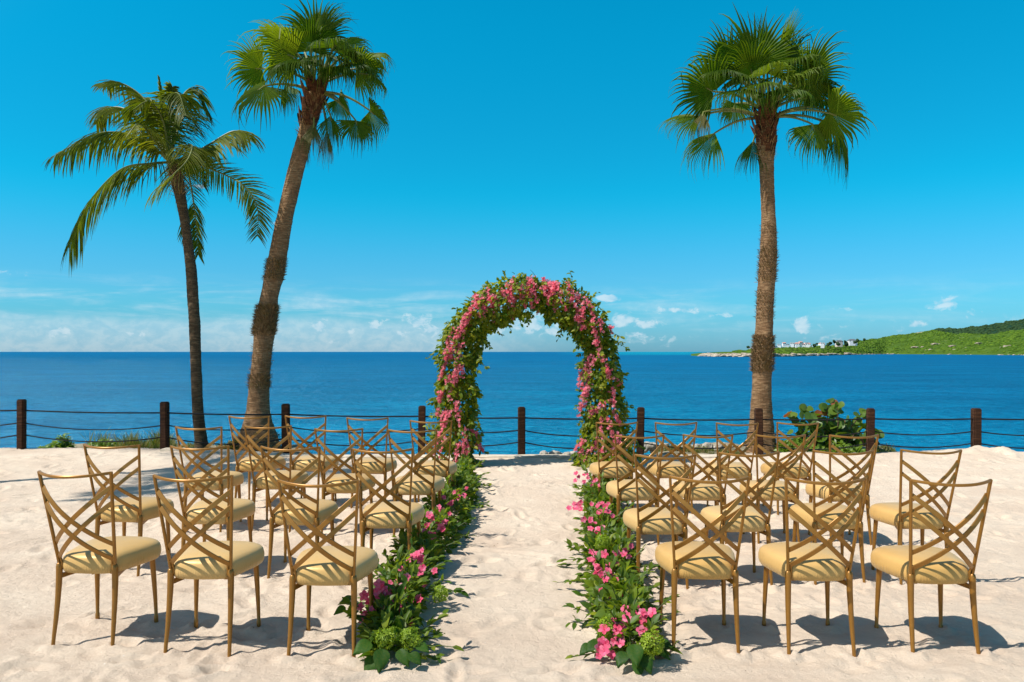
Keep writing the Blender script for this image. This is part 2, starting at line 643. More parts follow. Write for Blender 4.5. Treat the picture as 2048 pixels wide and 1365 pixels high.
M = {}
M['sand'] = mat_sand()
M['sea'] = mat_sea()
M['bronze'] = mat_simple('bronze_paint', (0.285, 0.132, 0.021), rough=0.36, metal=0.4, spec=0.5, var=0.10, scale=30)
M['satin'] = mat_satin()
M['underside'] = mat_simple('dark_board', (0.03, 0.025, 0.02), rough=0.8)
M['post'] = mat_bark('stained_wood', (0.060, 0.026, 0.013), (0.105, 0.046, 0.022), (0.025, 0.011, 0.006))
M['rope'] = mat_simple('black_rope', (0.010, 0.010, 0.011), rough=0.8, spec=0.2, bumpd=0.004, bscale=160)
M['concrete'] = mat_rock('concrete', (0.42, 0.34, 0.25), (0.60, 0.52, 0.40), 4.0, 0.012)
M['limestone'] = mat_rock('limestone', (0.16, 0.13, 0.09), (0.58, 0.53, 0.44), 5.0, 0.05)
M['bank'] = mat_rock('bank_soil', (0.10, 0.085, 0.05), (0.36, 0.31, 0.21), 2.0, 0.06)
M['arch_leaf'] = mat_leaf('vine_leaf', trans=0.42, spec=0.25, rough=0.5, cols=[(0.035, 0.085, 0.006), (0.085, 0.145, 0.009), (0.17, 0.21, 0.010), (0.27, 0.27, 0.012), (0.06, 0.12, 0.008)])
M['garland_leaf'] = mat_leaf('garland_leaf', [(0.028, 0.075, 0.009), (0.065, 0.130, 0.010), (0.14, 0.20, 0.012), (0.040, 0.095, 0.012), (0.22, 0.26, 0.016)], rough=0.46, trans=0.4, spec=0.28)
M['broad_leaf'] = mat_leaf('broad_leaf', [(0.016, 0.060, 0.007), (0.032, 0.090, 0.009)], rough=0.5, trans=0.3, spec=0.2)
M['grape_leaf'] = mat_leaf('sea_grape_leaf', [(0.030, 0.085, 0.010), (0.065, 0.130, 0.014), (0.105, 0.165, 0.016), (0.040, 0.090, 0.018)], rough=0.35, trans=0.3)
M['red_leaf'] = mat_leaf('old_red_leaf', [(0.22, 0.055, 0.02), (0.30, 0.10, 0.03)], rough=0.5, trans=0.25)
M['lime_leaf'] = mat_leaf('lime_leaf', [(0.09, 0.17, 0.012), (0.15, 0.23, 0.02), (0.06, 0.13, 0.012)], trans=0.35)
M['grass'] = mat_leaf('grass_blade', [(0.05, 0.10, 0.012), (0.11, 0.15, 0.02), (0.20, 0.17, 0.05), (0.16, 0.11, 0.05)], trans=0.3, rough=0.6)
M['fan'] = mat_leaf('fan_blade', [(0.022, 0.058, 0.004), (0.055, 0.105, 0.005), (0.13, 0.185, 0.010), (0.080, 0.130, 0.006), (0.034, 0.074, 0.004)], rough=0.5, trans=0.42, spec=0.13, per_object=0.72)
M['fan_dry'] = mat_leaf('dry_fan_blade', [(0.20, 0.16, 0.06), (0.12, 0.12, 0.03), (0.07, 0.09, 0.02)], rough=0.6, trans=0.25, transcol=(1.3, 1.2, 0.7, 1))
M['coco'] = mat_leaf('coconut_leaflet', [(0.034, 0.062, 0.004), (0.070, 0.100, 0.006), (0.14, 0.155, 0.014), (0.070, 0.095, 0.008)], rough=0.5, trans=0.40, spec=0.14, per_object=0.5)
M['petiole'] = mat_simple('petiole', (0.13, 0.15, 0.03), rough=0.45, var=0.3, scale=6)
M['boot'] = mat_bark('leaf_base_bark', (0.085, 0.030, 0.013), (0.20, 0.080, 0.030), (0.030, 0.012, 0.006))
M['bark'] = mat_bark('fan_palm_bark', (0.26, 0.150, 0.073), (0.41, 0.265, 0.138), (0.115, 0.056, 0.024))
M['bark_dark'] = mat_bark('coconut_bark', (0.125, 0.082, 0.044), (0.20, 0.138, 0.076), (0.045, 0.028, 0.016))
M['fibre'] = mat_leaf('trunk_fibre', [(0.13, 0.075, 0.032), (0.22, 0.135, 0.060), (0.32, 0.205, 0.100)], rough=0.9, trans=0.1, transcol=(1, 1, 1, 1), spec=0.1)
M['pink'] = mat_leaf('pink_petal', [(0.90, 0.18, 0.26), (0.93, 0.28, 0.36), (0.87, 0.13, 0.21), (0.95, 0.42, 0.48)], rough=0.6, trans=0.45, transcol=(1.1, 0.9, 0.9, 1), spec=0.2)
M['hot_pink'] = mat_leaf('orchid_petal', [(0.84, 0.09, 0.23), (0.89, 0.19, 0.34), (0.76, 0.045, 0.14), (0.93, 0.34, 0.47)], rough=0.55, trans=0.42, transcol=(1.1, 0.9, 0.95, 1), spec=0.25)
M['green_floret'] = mat_leaf('green_floret', [(0.16, 0.25, 0.010), (0.27, 0.37, 0.02), (0.11, 0.20, 0.010)], rough=0.6, trans=0.3)
M['stem'] = mat_simple('green_stem', (0.06, 0.08, 0.02), rough=0.6)
M['twig'] = mat_simple('brown_twig', (0.10, 0.06, 0.03), rough=0.8)
M['hill'] = mat_hill('green_hillside', (0.040, 0.085, 0.008), (0.085, 0.145, 0.014), (0.42, 0.36, 0.27), 0.75)
M['far_hill'] = mat_hill('cloud_shaded_hill', (0.008, 0.032, 0.016), (0.018, 0.052, 0.024), (0.1, 0.1, 0.1), 0)  # cloud shadow on the far hill, painted as a darker green
M['scrub'] = mat_leaf('scrub', [(0.018, 0.055, 0.006), (0.050, 0.115, 0.010), (0.095, 0.165, 0.014), (0.030, 0.080, 0.008), (0.065, 0.13, 0.01)], rough=0.9, trans=0.0, spec=0.1)
M['dark_and_shaded_scrub'] = mat_leaf('dark_and_shaded_scrub', [(0.010, 0.034, 0.014), (0.020, 0.055, 0.022), (0.014, 0.042, 0.018)], rough=0.9, trans=0.0, spec=0.1)  # dark trees by the houses; on the far hill, painted cloud shadow
M['cliff'] = mat_rock('shore_limestone', (0.10, 0.075, 0.05), (0.52, 0.44, 0.34), 0.22, 0.6)
M['white_wall'] = mat_simple('white_render', (0.72, 0.71, 0.68), rough=0.8, var=0.06)
M['cream_wall'] = mat_simple('cream_render', (0.58, 0.50, 0.42), rough=0.8, var=0.06)
M['terracotta'] = mat_simple('terracotta_roof', (0.52, 0.24, 0.17), rough=0.8, var=0.15)
M['slate'] = mat_simple('slate_roof', (0.10, 0.11, 0.12), rough=0.7, var=0.15)
M['pale_roof'] = mat_simple('pale_roof', (0.62, 0.62, 0.60), rough=0.7, var=0.05)
M['glass'] = mat_simple('window_glass', (0.03, 0.05, 0.07), rough=0.1, spec=0.6)

# ------------------------------------------------------------------ ground, shore and sea
SEA_Z = -3.0
FENCE_Y = 11.85


def base_z(x, y):
    x, y = np.asarray(x, float), np.asarray(y, float)
    z = -0.045 * smooth01((x - 0.3) / 0.8) * smooth01((y - 4.4) / 1.2) * (1 - smooth01((y - 8.4) / 2.0))
    z = z + 0.10 * smooth01((-x - 2.8) / 2.2) * smooth01((y - 8.5) / 3.0)
    z = z + 0.045 * smooth01((x - 3.2) / 1.5) * smooth01((y - 9.5) / 2.0)
    z = z + 0.11 * np.exp(-(((x - 7.15) / 0.55) ** 2 + ((y - 11.6) / 0.4) ** 2)) * (1 + 0.35 * vnoise(x * 6, y * 6, 91))
    return z


# (row, side, seat, column of the middle of the top rail in the photo, depth of the rear legs, height, turn to the right)
CHAIRS = [
    ('front', 'left', 3, 147, 4.16, 0.020, 0.11), ('front', 'left', 2, 382, 4.07, 0.015, 0.036), ('front', 'left', 1, 634, 4.01, 0.0, 0.033),
    ('front', 'right', 1, 1418, 4.12, 0.0, 0.045), ('front', 'right', 2, 1654, 4.09, 0.0, 0.02), ('front', 'right', 3, 1908, 4.05, -0.005, 0.013),
    ('second', 'left', 4, 218, 5.52, 0.0, 0.10), ('second', 'left', 3, 399, 5.45, 0.0, 0.06), ('second', 'left', 2, 578, 5.42, 0.0, 0.04), ('second', 'left', 1, 767, 5.34, -0.005, 0.03),
    ('second', 'right', 1, 1330, 5.33, -0.045, -0.01), ('second', 'right', 2, 1502, 5.34, -0.03, -0.03), ('second', 'right', 3, 1689, 5.40, -0.025, 0.0), ('second', 'right', 4, 1863, 5.38, -0.018, 0.0),
    ('third', 'left', 4, 395, 6.78, 0.005, 0.07), ('third', 'left', 3, 535, 6.80, 0.01, 0.06), ('third', 'left', 2, 678, 6.66, 0.0, 0.04), ('third', 'left', 1, 825, 6.58, 0.0, 0.03),
    ('third', 'right', 1, 1280, 6.54, -0.04, -0.02), ('third', 'right', 2, 1416, 6.54, -0.04, 0.02), ('third', 'right', 3, 1564, 6.54, -0.04, 0.0), ('third', 'right', 4, 1712, 6.45, -0.03, -0.06),
    ('back', 'left', 4, 496, 7.82, 0.01, 0.07), ('back', 'left', 3, 609, 7.80, 0.015, 0.05), ('back', 'left', 2, 733, 7.74, 0.0, 0.03), ('back', 'left', 1, 861, 7.66, -0.02, 0.02),
    ('back', 'right', 1, 1235, 7.75, -0.045, -0.03), ('back', 'right', 2, 1354, 7.75, -0.045, 0.0), ('back', 'right', 3, 1474, 7.75, -0.05, 0.02), ('back', 'right', 4, 1596, 7.72, -0.045, -0.02),
]


def chair_pose(mx, D, yaw):
    return (mx - CX) / F * (D - 0.075) + 0.065 * math.sin(yaw), D


def chair_feet():
    for (_, _, _, mx, D, z, yaw) in CHAIRS:
        x0, y0 = chair_pose(mx, D, yaw)
        for (lx, ly) in ((-0.171, 0.0), (0.171, 0.0), (-0.183, 0.391), (0.183, 0.391)):
            yield x0 + lx * math.cos(yaw) + ly * math.sin(yaw), y0 - lx * math.sin(yaw) + ly * math.cos(yaw)


def build_sand():
    def spaced(lo, hi, step0, grow):
        out, s = [lo], step0
        while out[-1] < hi:
            out.append(out[-1] + s)
            s *= grow
        return out
    xp = spaced(0.0, 3.6, 0.0165, 1.0)
    xp += spaced(xp[-1], 8.4, 0.02, 1.0015)[1:]
    xp += spaced(xp[-1], 60, 0.05, 1.35)[1:]
    xs = np.array([-a for a in xp[:0:-1]] + xp)
    yp = spaced(3.3, 6.0, 0.0135, 1.0)
    yp += spaced(yp[-1], 12.35, 0.0145, 1.0035)[1:]
    back = spaced(0.0, 40, 0.05, 1.35)[1:]
    ys = np.array([3.3 - b for b in back[::-1]] + yp)
    X, Y = np.meshgrid(xs, ys)
    z = base_z(X, Y)
    aisle = np.exp(-((X - 0.1) / 0.75) ** 2)
    rough = 1.0 - 0.25 * aisle
    z += 0.010 * fbm(X / 1.3, Y / 1.3, 1, 3)
    z += rough * 0.0050 * fbm(X / 0.34, Y / 0.26, 5, 3, 0.55)
    lump = fbm(X / 0.11, Y / 0.085, 9, 3, 0.6)
    z += rough * 0.0036 * (np.abs(lump) * -1.3 + 0.4)
    z += 0.0030 * (0.5 - np.abs(fbm(X / 0.07, Y / 0.055, 33, 3, 0.65)))
    z += 0.0022 * vnoise(X / 0.030, Y / 0.026, 21)
    # footprints and scuffs: a dent with a soft rim
    rr = np.random.default_rng(5)
    n = 1500
    fx, fy = rr.uniform(-7.5, 7.5, n), 3.4 + 8.3 * rr.random(n) ** 1.15
    fa, fl, fw, fd = rr.uniform(0, PI, n), rr.uniform(0.05, 0.13, n), rr.uniform(0.028, 0.055, n), rr.uniform(0.004, 0.020, n)
    for i in range(n):
        ix0, ix1 = np.searchsorted(xs, fx[i] - 0.32), np.searchsorted(xs, fx[i] + 0.32)
        iy0, iy1 = np.searchsorted(ys, fy[i] - 0.32), np.searchsorted(ys, fy[i] + 0.32)
        if ix1 - ix0 < 2 or iy1 - iy0 < 2:
            continue
        dx, dy = X[iy0:iy1, ix0:ix1] - fx[i], Y[iy0:iy1, ix0:ix1] - fy[i]
        u = (dx * math.cos(fa[i]) + dy * math.sin(fa[i])) / fl[i]
        w = (-dx * math.sin(fa[i]) + dy * math.cos(fa[i])) / fw[i]
        r2 = u * u + w * w
        z[iy0:iy1, ix0:ix1] += fd[i] * (-np.exp(-(r2 * 0.9) ** (2 if i % 3 == 0 else 1)) * (1.25 if i % 3 == 0 else 1.0) + 0.55 * np.exp(-(np.sqrt(r2) - 1.7) ** 2 * 3.0))
    for (cx, cy) in chair_feet():                     # scuffed ring of sand pushed up round every chair foot
        ix0, ix1 = np.searchsorted(xs, cx - 0.22), np.searchsorted(xs, cx + 0.22)
        iy0, iy1 = np.searchsorted(ys, cy - 0.22), np.searchsorted(ys, cy + 0.22)
        dx, dy = X[iy0:iy1, ix0:ix1] - cx, Y[iy0:iy1, ix0:ix1] - cy
        r_ = np.hypot(dx, dy)
        k = 0.016 * np.exp(-((r_ - 0.035) / 0.028) ** 2) * (1 + 0.8 * vnoise(dx * 30 + cx * 9, dy * 30, 12))
        k -= 0.010 * np.exp(-((r_ - 0.10) / 0.04) ** 2) * (0.5 + vnoise(dx * 14 + cx, dy * 14, 13))
        z[iy0:iy1, ix0:ix1] += k
    edge = smooth01((Y - 11.98) / 0.3)
    z = z - 1.4 * edge
    V = np.stack([X, Y, z], 2).reshape(-1, 3)
    ny, nx = X.shape
    i = np.arange(ny * nx).reshape(ny, nx)
    q = np.stack([i[:-1, :-1], i[:-1, 1:], i[1:, 1:], i[1:, :-1]], 2).reshape(-1, 4)
    o = link('sand', np_mesh('sand', V, q, None, M['sand']))
    tag(o, 'pale pinkish beach sand with footprints under the chairs', None, None, 'structure')
    return xs, ys, z


SX, SY, SZ = build_sand()


def ground(x, y):
    ix = int(np.clip(np.searchsorted(SX, x), 0, len(SX) - 1))
    iy = int(np.clip(np.searchsorted(SY, y), 0, len(SY) - 1))
    return float(SZ[iy, ix])


def bank_z(x, y):
    """strip of ground behind the fence: level shoulders under the palms, dropping away elsewhere"""
    px = x / y * F + CX
    sh = smooth01((px - 70) / 60) * (1 - smooth01((px - 600) / 60))
    sh = np.maximum(sh, smooth01((px - 1270) / 50) * (1 - smooth01((px - 1780) / 50)))
    top = -0.02 + 0.05 * vnoise(x * 1.7, y * 1.7, 31) + 0.02 * vnoise(x * 7, y * 7, 32)
    low = -0.45
    z = low + (top - low) * sh
    fall = 12.4 + 1.0 * sh
    return z - 3.3 * smooth01((y - fall) / 2.6) * 1.0


def build_bank():
    xs = np.linspace(-14, 14, 420)
    ys = np.linspace(11.78, 19, 150)
    X, Y = np.meshgrid(xs, ys)
    z = bank_z(X, Y)
    V = np.stack([X, Y, z], 2).reshape(-1, 3)
    ny, nx = X.shape
    i = np.arange(ny * nx).reshape(ny, nx)
    q = np.stack([i[:-1, :-1], i[:-1, 1:], i[1:, 1:], i[1:, :-1]], 2).reshape(-1, 4)
    o = link('shore_bank', np_mesh('shore_bank', V, q, None, M['bank']))
    tag(o, 'rough rocky strip of ground between the fence and the sea', None, None, 'structure')


build_bank()


def build_sea():
    mb = MB()
    mb.add([(-60000, 11.9, SEA_Z), (60000, 11.9, SEA_Z), (60000, 60000, SEA_Z), (-60000, 60000, SEA_Z)], [(0, 1, 2, 3)])
    o = mb.build('sea', M['sea'], None, False)
    tag(o, 'calm blue sea reaching to the horizon', None, None, 'structure')


build_sea()


def build_kerb():
    xs = np.arange(-5.25, 3.3, 0.06)
    mb = MB()
    prof = [(11.56, -0.12), (11.56, 0.0), (11.575, 0.012), (11.76, 0.012), (11.77, 0.0), (11.77, -0.5)]
    vs, fs = [], []
    for i, x in enumerate(xs):
        zt = float(base_z(x, 11.6)) + 0.022 + 0.006 * float(vnoise(np.array(x * 3.0), np.array(0.0), 3))
        for k, (y, dz) in enumerate(prof):
            vs.append((x, y + 0.006 * float(vnoise(np.array(x * 5.0), np.array(k * 3.1), 8)), zt + dz))
    m = len(prof)
    for i in range(len(xs) - 1):
        for k in range(m - 1):
            fs.append((i * m + k, (i + 1) * m + k, (i + 1) * m + k + 1, i * m + k + 1))
    mb.add(vs, fs)
    o = mb.build('kerb', M['concrete'])
    tag(o, 'pale concrete kerb along the seaward edge of the sand', None, None, 'structure')


build_kerb()

# ------------------------------------------------------------------ far headland
HEAD_W = [(1380, 900), (1400, 820), (1440, 720), (1500, 690), (1580, 740), (1640, 900), (1700, 1150), (1770, 1450), (1850, 1350), (2048, 1020), (2300, 900), (2700, 800)]
HEAD_TOP = [(1380, 708.5), (1400, 706.5), (1440, 704.5), (1475, 703), (1500, 701), (1540, 699), (1600, 697), (1640, 694), (1680, 691), (1725, 682), (1760, 676),
            (1805, 671), (1862, 663), (1915, 668), (1980, 670), (2048, 661), (2150, 650), (2300, 640), (2700, 640)]


def interp(tab, px):
    return np.interp(px, [a for a, _ in tab], [b for _, b in tab])


def head_pt(px, t):
    """point on the headland: px its bearing (photo column), t 0 at the waterline, 1 on the ridge, above 1 the far side"""
    Dw = interp(HEAD_W, px)
    Dr = Dw + 60 + 330 * smooth01((px - 1420) / 400)
    zr = CAM_H - (interp(HEAD_TOP, px) - HY) / F * Dr
    D = Dw + t * (Dr - Dw)
    tt = np.clip(t, 0, 1)
    z = SEA_Z + (zr - SEA_Z) * (0.30 * smooth01(tt / 0.12) * np.clip(12 / (zr + 4), 0.1, 1) + 0) 
    z = np.where(tt > 0, SEA_Z - 0.6 + (zr - SEA_Z + 0.6) * (tt ** 0.85), SEA_Z - 0.6)
    z = z + np.clip(tt * 3, 0, 1) * (zr - SEA_Z) * 0.055 * fbm(px / 34.0, D / 70.0, 40, 3)
    z = z - np.where(t > 1, (t - 1) * (zr - SEA_Z + 3) * 1.4, 0)
    return np.stack([(px - CX) / F * D, D, z], -1)


def build_headland():
    px = np.linspace(1382, 2700, 520)
    t = np.concatenate([np.linspace(0, 1, 70), np.linspace(1.02, 1.9, 16)])
    PX, T = np.meshgrid(px, t)
    V = head_pt(PX, T).reshape(-1, 3)
    ny, nx = PX.shape
    i = np.arange(ny * nx).reshape(ny, nx)
    q = np.stack([i[:-1, :-1], i[:-1, 1:], i[1:, 1:], i[1:, :-1]], 2).reshape(-1, 4)
    o = link('headland_hill', np_mesh('headland_hill', V, q, None, M['hill']))
    tag(o, 'green scrubby headland sloping down to the sea', None, None, 'structure')
    # hill behind; the cloud shadow over it is put into its darker green
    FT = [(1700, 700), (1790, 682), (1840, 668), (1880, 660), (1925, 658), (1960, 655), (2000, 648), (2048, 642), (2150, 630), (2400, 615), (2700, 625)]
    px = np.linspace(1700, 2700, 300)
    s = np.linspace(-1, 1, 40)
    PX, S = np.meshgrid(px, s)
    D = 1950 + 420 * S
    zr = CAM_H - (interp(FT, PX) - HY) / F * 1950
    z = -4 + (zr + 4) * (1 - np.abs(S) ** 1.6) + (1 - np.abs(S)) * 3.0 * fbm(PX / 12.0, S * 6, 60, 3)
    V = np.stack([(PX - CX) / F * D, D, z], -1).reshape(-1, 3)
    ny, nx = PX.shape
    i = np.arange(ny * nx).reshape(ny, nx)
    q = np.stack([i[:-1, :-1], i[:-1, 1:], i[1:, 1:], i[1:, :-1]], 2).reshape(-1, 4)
    o = link('shaded_hill', np_mesh('shaded_hill', V, q, None, M['far_hill']))
    tag(o, 'hill rising behind the green headland, coloured dark for a cloud shadow', None, None, 'structure')
    # scrub and trees clothing both slopes
    bv, bt = blob_shape(1)
    r = np.random.default_rng(3)
    n = 11000
    px = r.uniform(1470, 2330, n)
    t = r.random(n) ** 0.8 * 1.02
    P = head_pt(px, t)
    keep = (fbm(px / 18.0, t * 9, 77, 3) > -0.62) & (t > 0.05) & ~((fbm(px / 30.0, t * 7, 78, 2) > 0.80))
    P = P[keep]
    m = len(P)
    S = r.uniform(1.0, 2.9, m)[:, None] * np.stack([r.uniform(0.9, 1.5, m), r.uniform(0.9, 1.5, m), r.uniform(0.5, 0.95, m)], 1)
    a = r.uniform(0, 2 * PI, m)
    R = np.zeros((m, 3, 3))
    R[:, 0, 0], R[:, 0, 1], R[:, 1, 0], R[:, 1, 1], R[:, 2, 2] = np.cos(a), -np.sin(a), np.sin(a), np.cos(a), 1
    o = link('scrub', scatter_mesh('scrub', bv, None, bt, P, R, S, M['scrub']))
    tag(o, 'low green scrub covering the headland slope', 'scrub', None, 'stuff')
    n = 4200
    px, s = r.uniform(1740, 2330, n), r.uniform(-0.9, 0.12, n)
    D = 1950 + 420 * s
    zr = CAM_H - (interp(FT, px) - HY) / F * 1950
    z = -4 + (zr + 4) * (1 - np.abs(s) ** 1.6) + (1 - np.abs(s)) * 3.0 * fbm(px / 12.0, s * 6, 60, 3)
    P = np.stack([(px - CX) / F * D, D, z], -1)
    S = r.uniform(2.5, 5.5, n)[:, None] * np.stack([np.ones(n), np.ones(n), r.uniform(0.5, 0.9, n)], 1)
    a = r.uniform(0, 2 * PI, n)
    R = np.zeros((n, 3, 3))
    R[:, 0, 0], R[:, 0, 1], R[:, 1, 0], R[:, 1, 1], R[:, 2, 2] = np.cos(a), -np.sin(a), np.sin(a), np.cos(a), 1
    o = link('shaded_canopy', scatter_mesh('shaded_canopy', bv, None, bt, P, R, S, M['dark_and_shaded_scrub']))
    tag(o, 'canopy on the farther ridge, coloured dark for a cloud shadow', 'shaded_canopy', None, 'stuff')
    # limestone ledge and boulders along the waterline
    n = 420
    px = np.concatenate([r.uniform(1402, 1560, 230), r.uniform(1560, 1790, 150), r.uniform(1790, 2300, 40)])
    P = head_pt(px, np.abs(r.normal(0.0, 0.02, n)) + np.where(px < 1560, r.uniform(0, 0.12, n), 0.0))
    P[:, 2] = SEA_Z + r.uniform(-0.3, 1.6, n) * np.where(px < 1700, 1.0, 0.5)
    S = r.uniform(1.2, 3.6, n)[:, None] * np.stack([r.uniform(1.0, 2.2, n), r.uniform(0.8, 1.4, n), r.uniform(0.35, 0.75, n)], 1)
    S[px > 1700] *= 0.55
    a = r.uniform(-0.4, 0.4, n)
    R = np.zeros((n, 3, 3))
    R[:, 0, 0], R[:, 0, 1], R[:, 1, 0], R[:, 1, 1], R[:, 2, 2] = np.cos(a), -np.sin(a), np.sin(a), np.cos(a), 1
    bv2, bt2 = blob_shape(2, 0.32, 8)
    o = link('shore_rocks', scatter_mesh('shore_rocks', bv2, None, bt2, P, R, S, M['cliff'], False))
    tag(o, 'weathered limestone ledge along the far waterline', 'rocks', None, 'stuff')
    # pale outcrops on the slope
    for (cx, cy, k, lab) in [(1836, 696, 8, 'pale rock outcrop on the far hillside, the one nearest the headland houses'),
                             (1872, 690, 8, 'pale rock outcrop on the far hillside, topmost of the cluster towards the houses'),
                             (1905, 694, 7, 'pale rock outcrop on the far hillside between the topmost outcrop and the small high one'),
                             (1858, 701, 5, 'pale rock outcrop on the far hillside closest to the waterline'),
                             (2010, 695, 9, 'pale rock outcrop on the far hillside, rightmost of all in the photo'),
                             (1965, 689, 5, 'small pale rock outcrop high on the slope under the shade-darkened ridge')]:
        mb = MB()
        Dw = float(interp(HEAD_W, cx))
        best = min(np.linspace(0.05, 0.95, 60), key=lambda q: abs(HY + (CAM_H - head_pt(np.array(float(cx)), np.array(q))[2]) / head_pt(np.array(float(cx)), np.array(q))[1] * F - cy))
        c = head_pt(np.array(float(cx)), np.array(best))
        n = k
        P = c[None] + np.stack([r.normal(0, 4.0, n), r.normal(0, 2.5, n), r.normal(0.9, 0.8, n)], 1)
        S = r.uniform(0.9, 2.6, n)[:, None] * np.stack([r.uniform(1.2, 2.4, n), np.ones(n), r.uniform(0.4, 0.7, n)], 1)
        R = np.repeat(np.eye(3)[None], n, 0)
        o = link('rock_outcrop', scatter_mesh('rock_outcrop', bv2, None, bt2, P, R, S, M['cliff'], False))
        tag(o, lab, 'rock outcrop', 'rock outcrops on the far hillside')


def blob_shape(level, amp=0.22, seed=2):
    bm = bmesh.new()
    bmesh.ops.create_icosphere(bm, subdivisions=level, radius=1.0)
    rr = random.Random(seed)
    v = []
    for p in bm.verts:
        s = 1 + rr.uniform(-amp, amp)
        v.append((p.co.x * s, p.co.y * s, p.co.z * s))
    f = [[q.index for q in fc.verts] for fc in bm.faces]
    bm.free()
    return np.array(v), np.array(f)


build_headland()


def build_house(cx, cy, w, h, kind, wall, label, D=1080.0):
    """w, h in photo pixels"""
    s = F / D
    p = at(cx, cy, D)
    w, h = w * 0.8, h * 0.85
    W, H, Dp = w / s, h / s, w / s * 0.8
    root = empty('house', p, random.uniform(-0.35, 0.35))
    tag(root, label, 'house', 'white houses on the far headland')
    mb = MB()
    mb.box((-W / 2, -Dp / 2, -5), (W / 2, Dp / 2, H))
    if w > 9:
        mb.box((-W * 0.48, -Dp / 2 - 2.2, -5), (W * 0.30, -Dp / 2, H * 0.45))
    mb.build('wall', M[wall], root, False)
    mb = MB()
    e = 0.35
    if kind == 'flat':
        mb.box((-W / 2 - 0.2, -Dp / 2 - 0.2, H), (W / 2 + 0.2, Dp / 2 + 0.2, H + 0.4))
        mb.build('roof', M['pale_roof'], root, False)
    else:
        a, b, rz = W / 2 + e, Dp / 2 + e, H + max(1.1, W * 0.2)
        mb.add([(-a, -b, H), (a, -b, H), (a, b, H), (-a, b, H), (-a * 0.5, 0, rz), (a * 0.5, 0, rz)],
               [(0, 1, 5, 4), (1, 2, 5), (2, 3, 4, 5), (3, 0, 4), (3, 2, 1, 0)])
        mb.build('roof', M['terracotta' if kind == 'red' else 'slate'], root, False)
    n = 3 if w > 9 else 2
    for k in range(n):
        x = (-0.5 + (k + 0.5) / n) * W
        mb = MB()
        mb.box((x - W / n * 0.25, -Dp / 2 - 0.08, H * 0.50), (x + W / n * 0.25, -Dp / 2 + 0.1, H * 0.85))
        mb.build('window', M['glass'], root, False)


H_FLAT = 'small white flat-roofed house in the cluster on the far headland'
H_RED = 'white house under a pinkish tiled roof in the far headland cluster'
for (cx, cy, w, h, kd) in [(1500, 699, 7, 4, 'flat'), (1507, 697, 8, 5, 'flat'), (1549, 697, 10, 5, 'flat'), (1558, 694, 9, 6, 'flat'),
                           (1567, 698, 10, 4, 'flat'), (1575, 693, 8, 5, 'flat'), (1584, 691, 9, 6, 'flat'), (1590, 697, 11, 4, 'flat'),
                           (1606, 697, 9, 4, 'flat'), (1613, 690, 9, 5, 'flat'), (1620, 695, 11, 4, 'flat'), (1645, 689.5, 8, 4, 'flat')]:
    lab = {1500: 'small white house nearest the rocky point, left of the palm trunk', 1507: 'small white flat-roofed house close beside the one nearest the rocky point',
           1645: 'small white block next to the lone pinkish-roofed house on the headland'}.get(cx, H_FLAT)
    build_house(cx, cy, w, h, kd, 'white_wall', lab)
for (cx, cy, w, h) in [(1594, 692.5, 12, 6), (1601, 689, 9, 5), (1616, 693, 12, 6), (1606, 693, 9, 5), (1568, 690, 8, 4)]:
    build_house(cx, cy, w, h, 'red', 'white_wall', H_RED)
build_house(1643, 691, 13, 4, 'red', 'white_wall', 'white house with pinkish roof standing alone beside the headland cluster', 1150)
build_house(1678, 687.5, 15, 5.5, 'slate', 'cream_wall', 'greyish villa with dark roofs among trees above the headland cluster', 1150)
build_house(1704, 685, 20, 4, 'slate', 'white_wall', 'long low white villa, highest and farthest uphill of the headland houses', 1150)

bv_t, bt_t = blob_shape(2, 0.25, 5)
for i, (cx, cy, w) in enumerate([(1535, 700, 6), (1497, 697, 5), (1537, 693, 4), (1660, 691, 7), (1668, 686, 5), (1690, 687, 5), (1693, 691, 8),
                                 (1716, 684, 6), (1728, 682, 5), (1629, 694, 6), (1634, 690, 4), (1655, 693, 6), (1581, 698, 4), (1711, 687, 5), (1675, 692, 7)]):
    D = 1040.0 if cx < 1650 else 1130.0
    s = F / D
    p = at(cx, cy, D)
    root = empty('tree', p)
    tag(root, 'small dark round tree among the houses on the far headland', 'tree', 'dark trees among the headland houses')
    r = w / s / 2
    n = 5
    P = np.stack([rng.normal(0, r * 0.5, n), rng.normal(0, r * 0.5, n), rng.normal(r * 0.9, r * 0.3, n)], 1)
    S = rng.uniform(0.5, 0.8, n) * r * 1.2
    o = link('crown', scatter_mesh('crown', bv_t, None, bt_t, P, np.repeat(np.eye(3)[None], n, 0), S, M['dark_and_shaded_scrub']), root)
    mb = MB()
    mb.tube([(0, 0, -5), (0, 0, r)], [0.3, 0.2], 6)
    mb.build('trunk', M['bark_dark'], root)

# ------------------------------------------------------------------ fence of posts and ropes
POSTS = [(-520, 793, 817), (-235, 795, 819), (43, 799, 821), (330, 804, 826), (572, 808, 829), (843, 812, 833), (1043, 814, 836), (1280, 815, 837), (1518, 817, 839),
         (1740, 817, 838), (1952, 817, 838), (2170, 817, 838), (2400, 817, 838)]


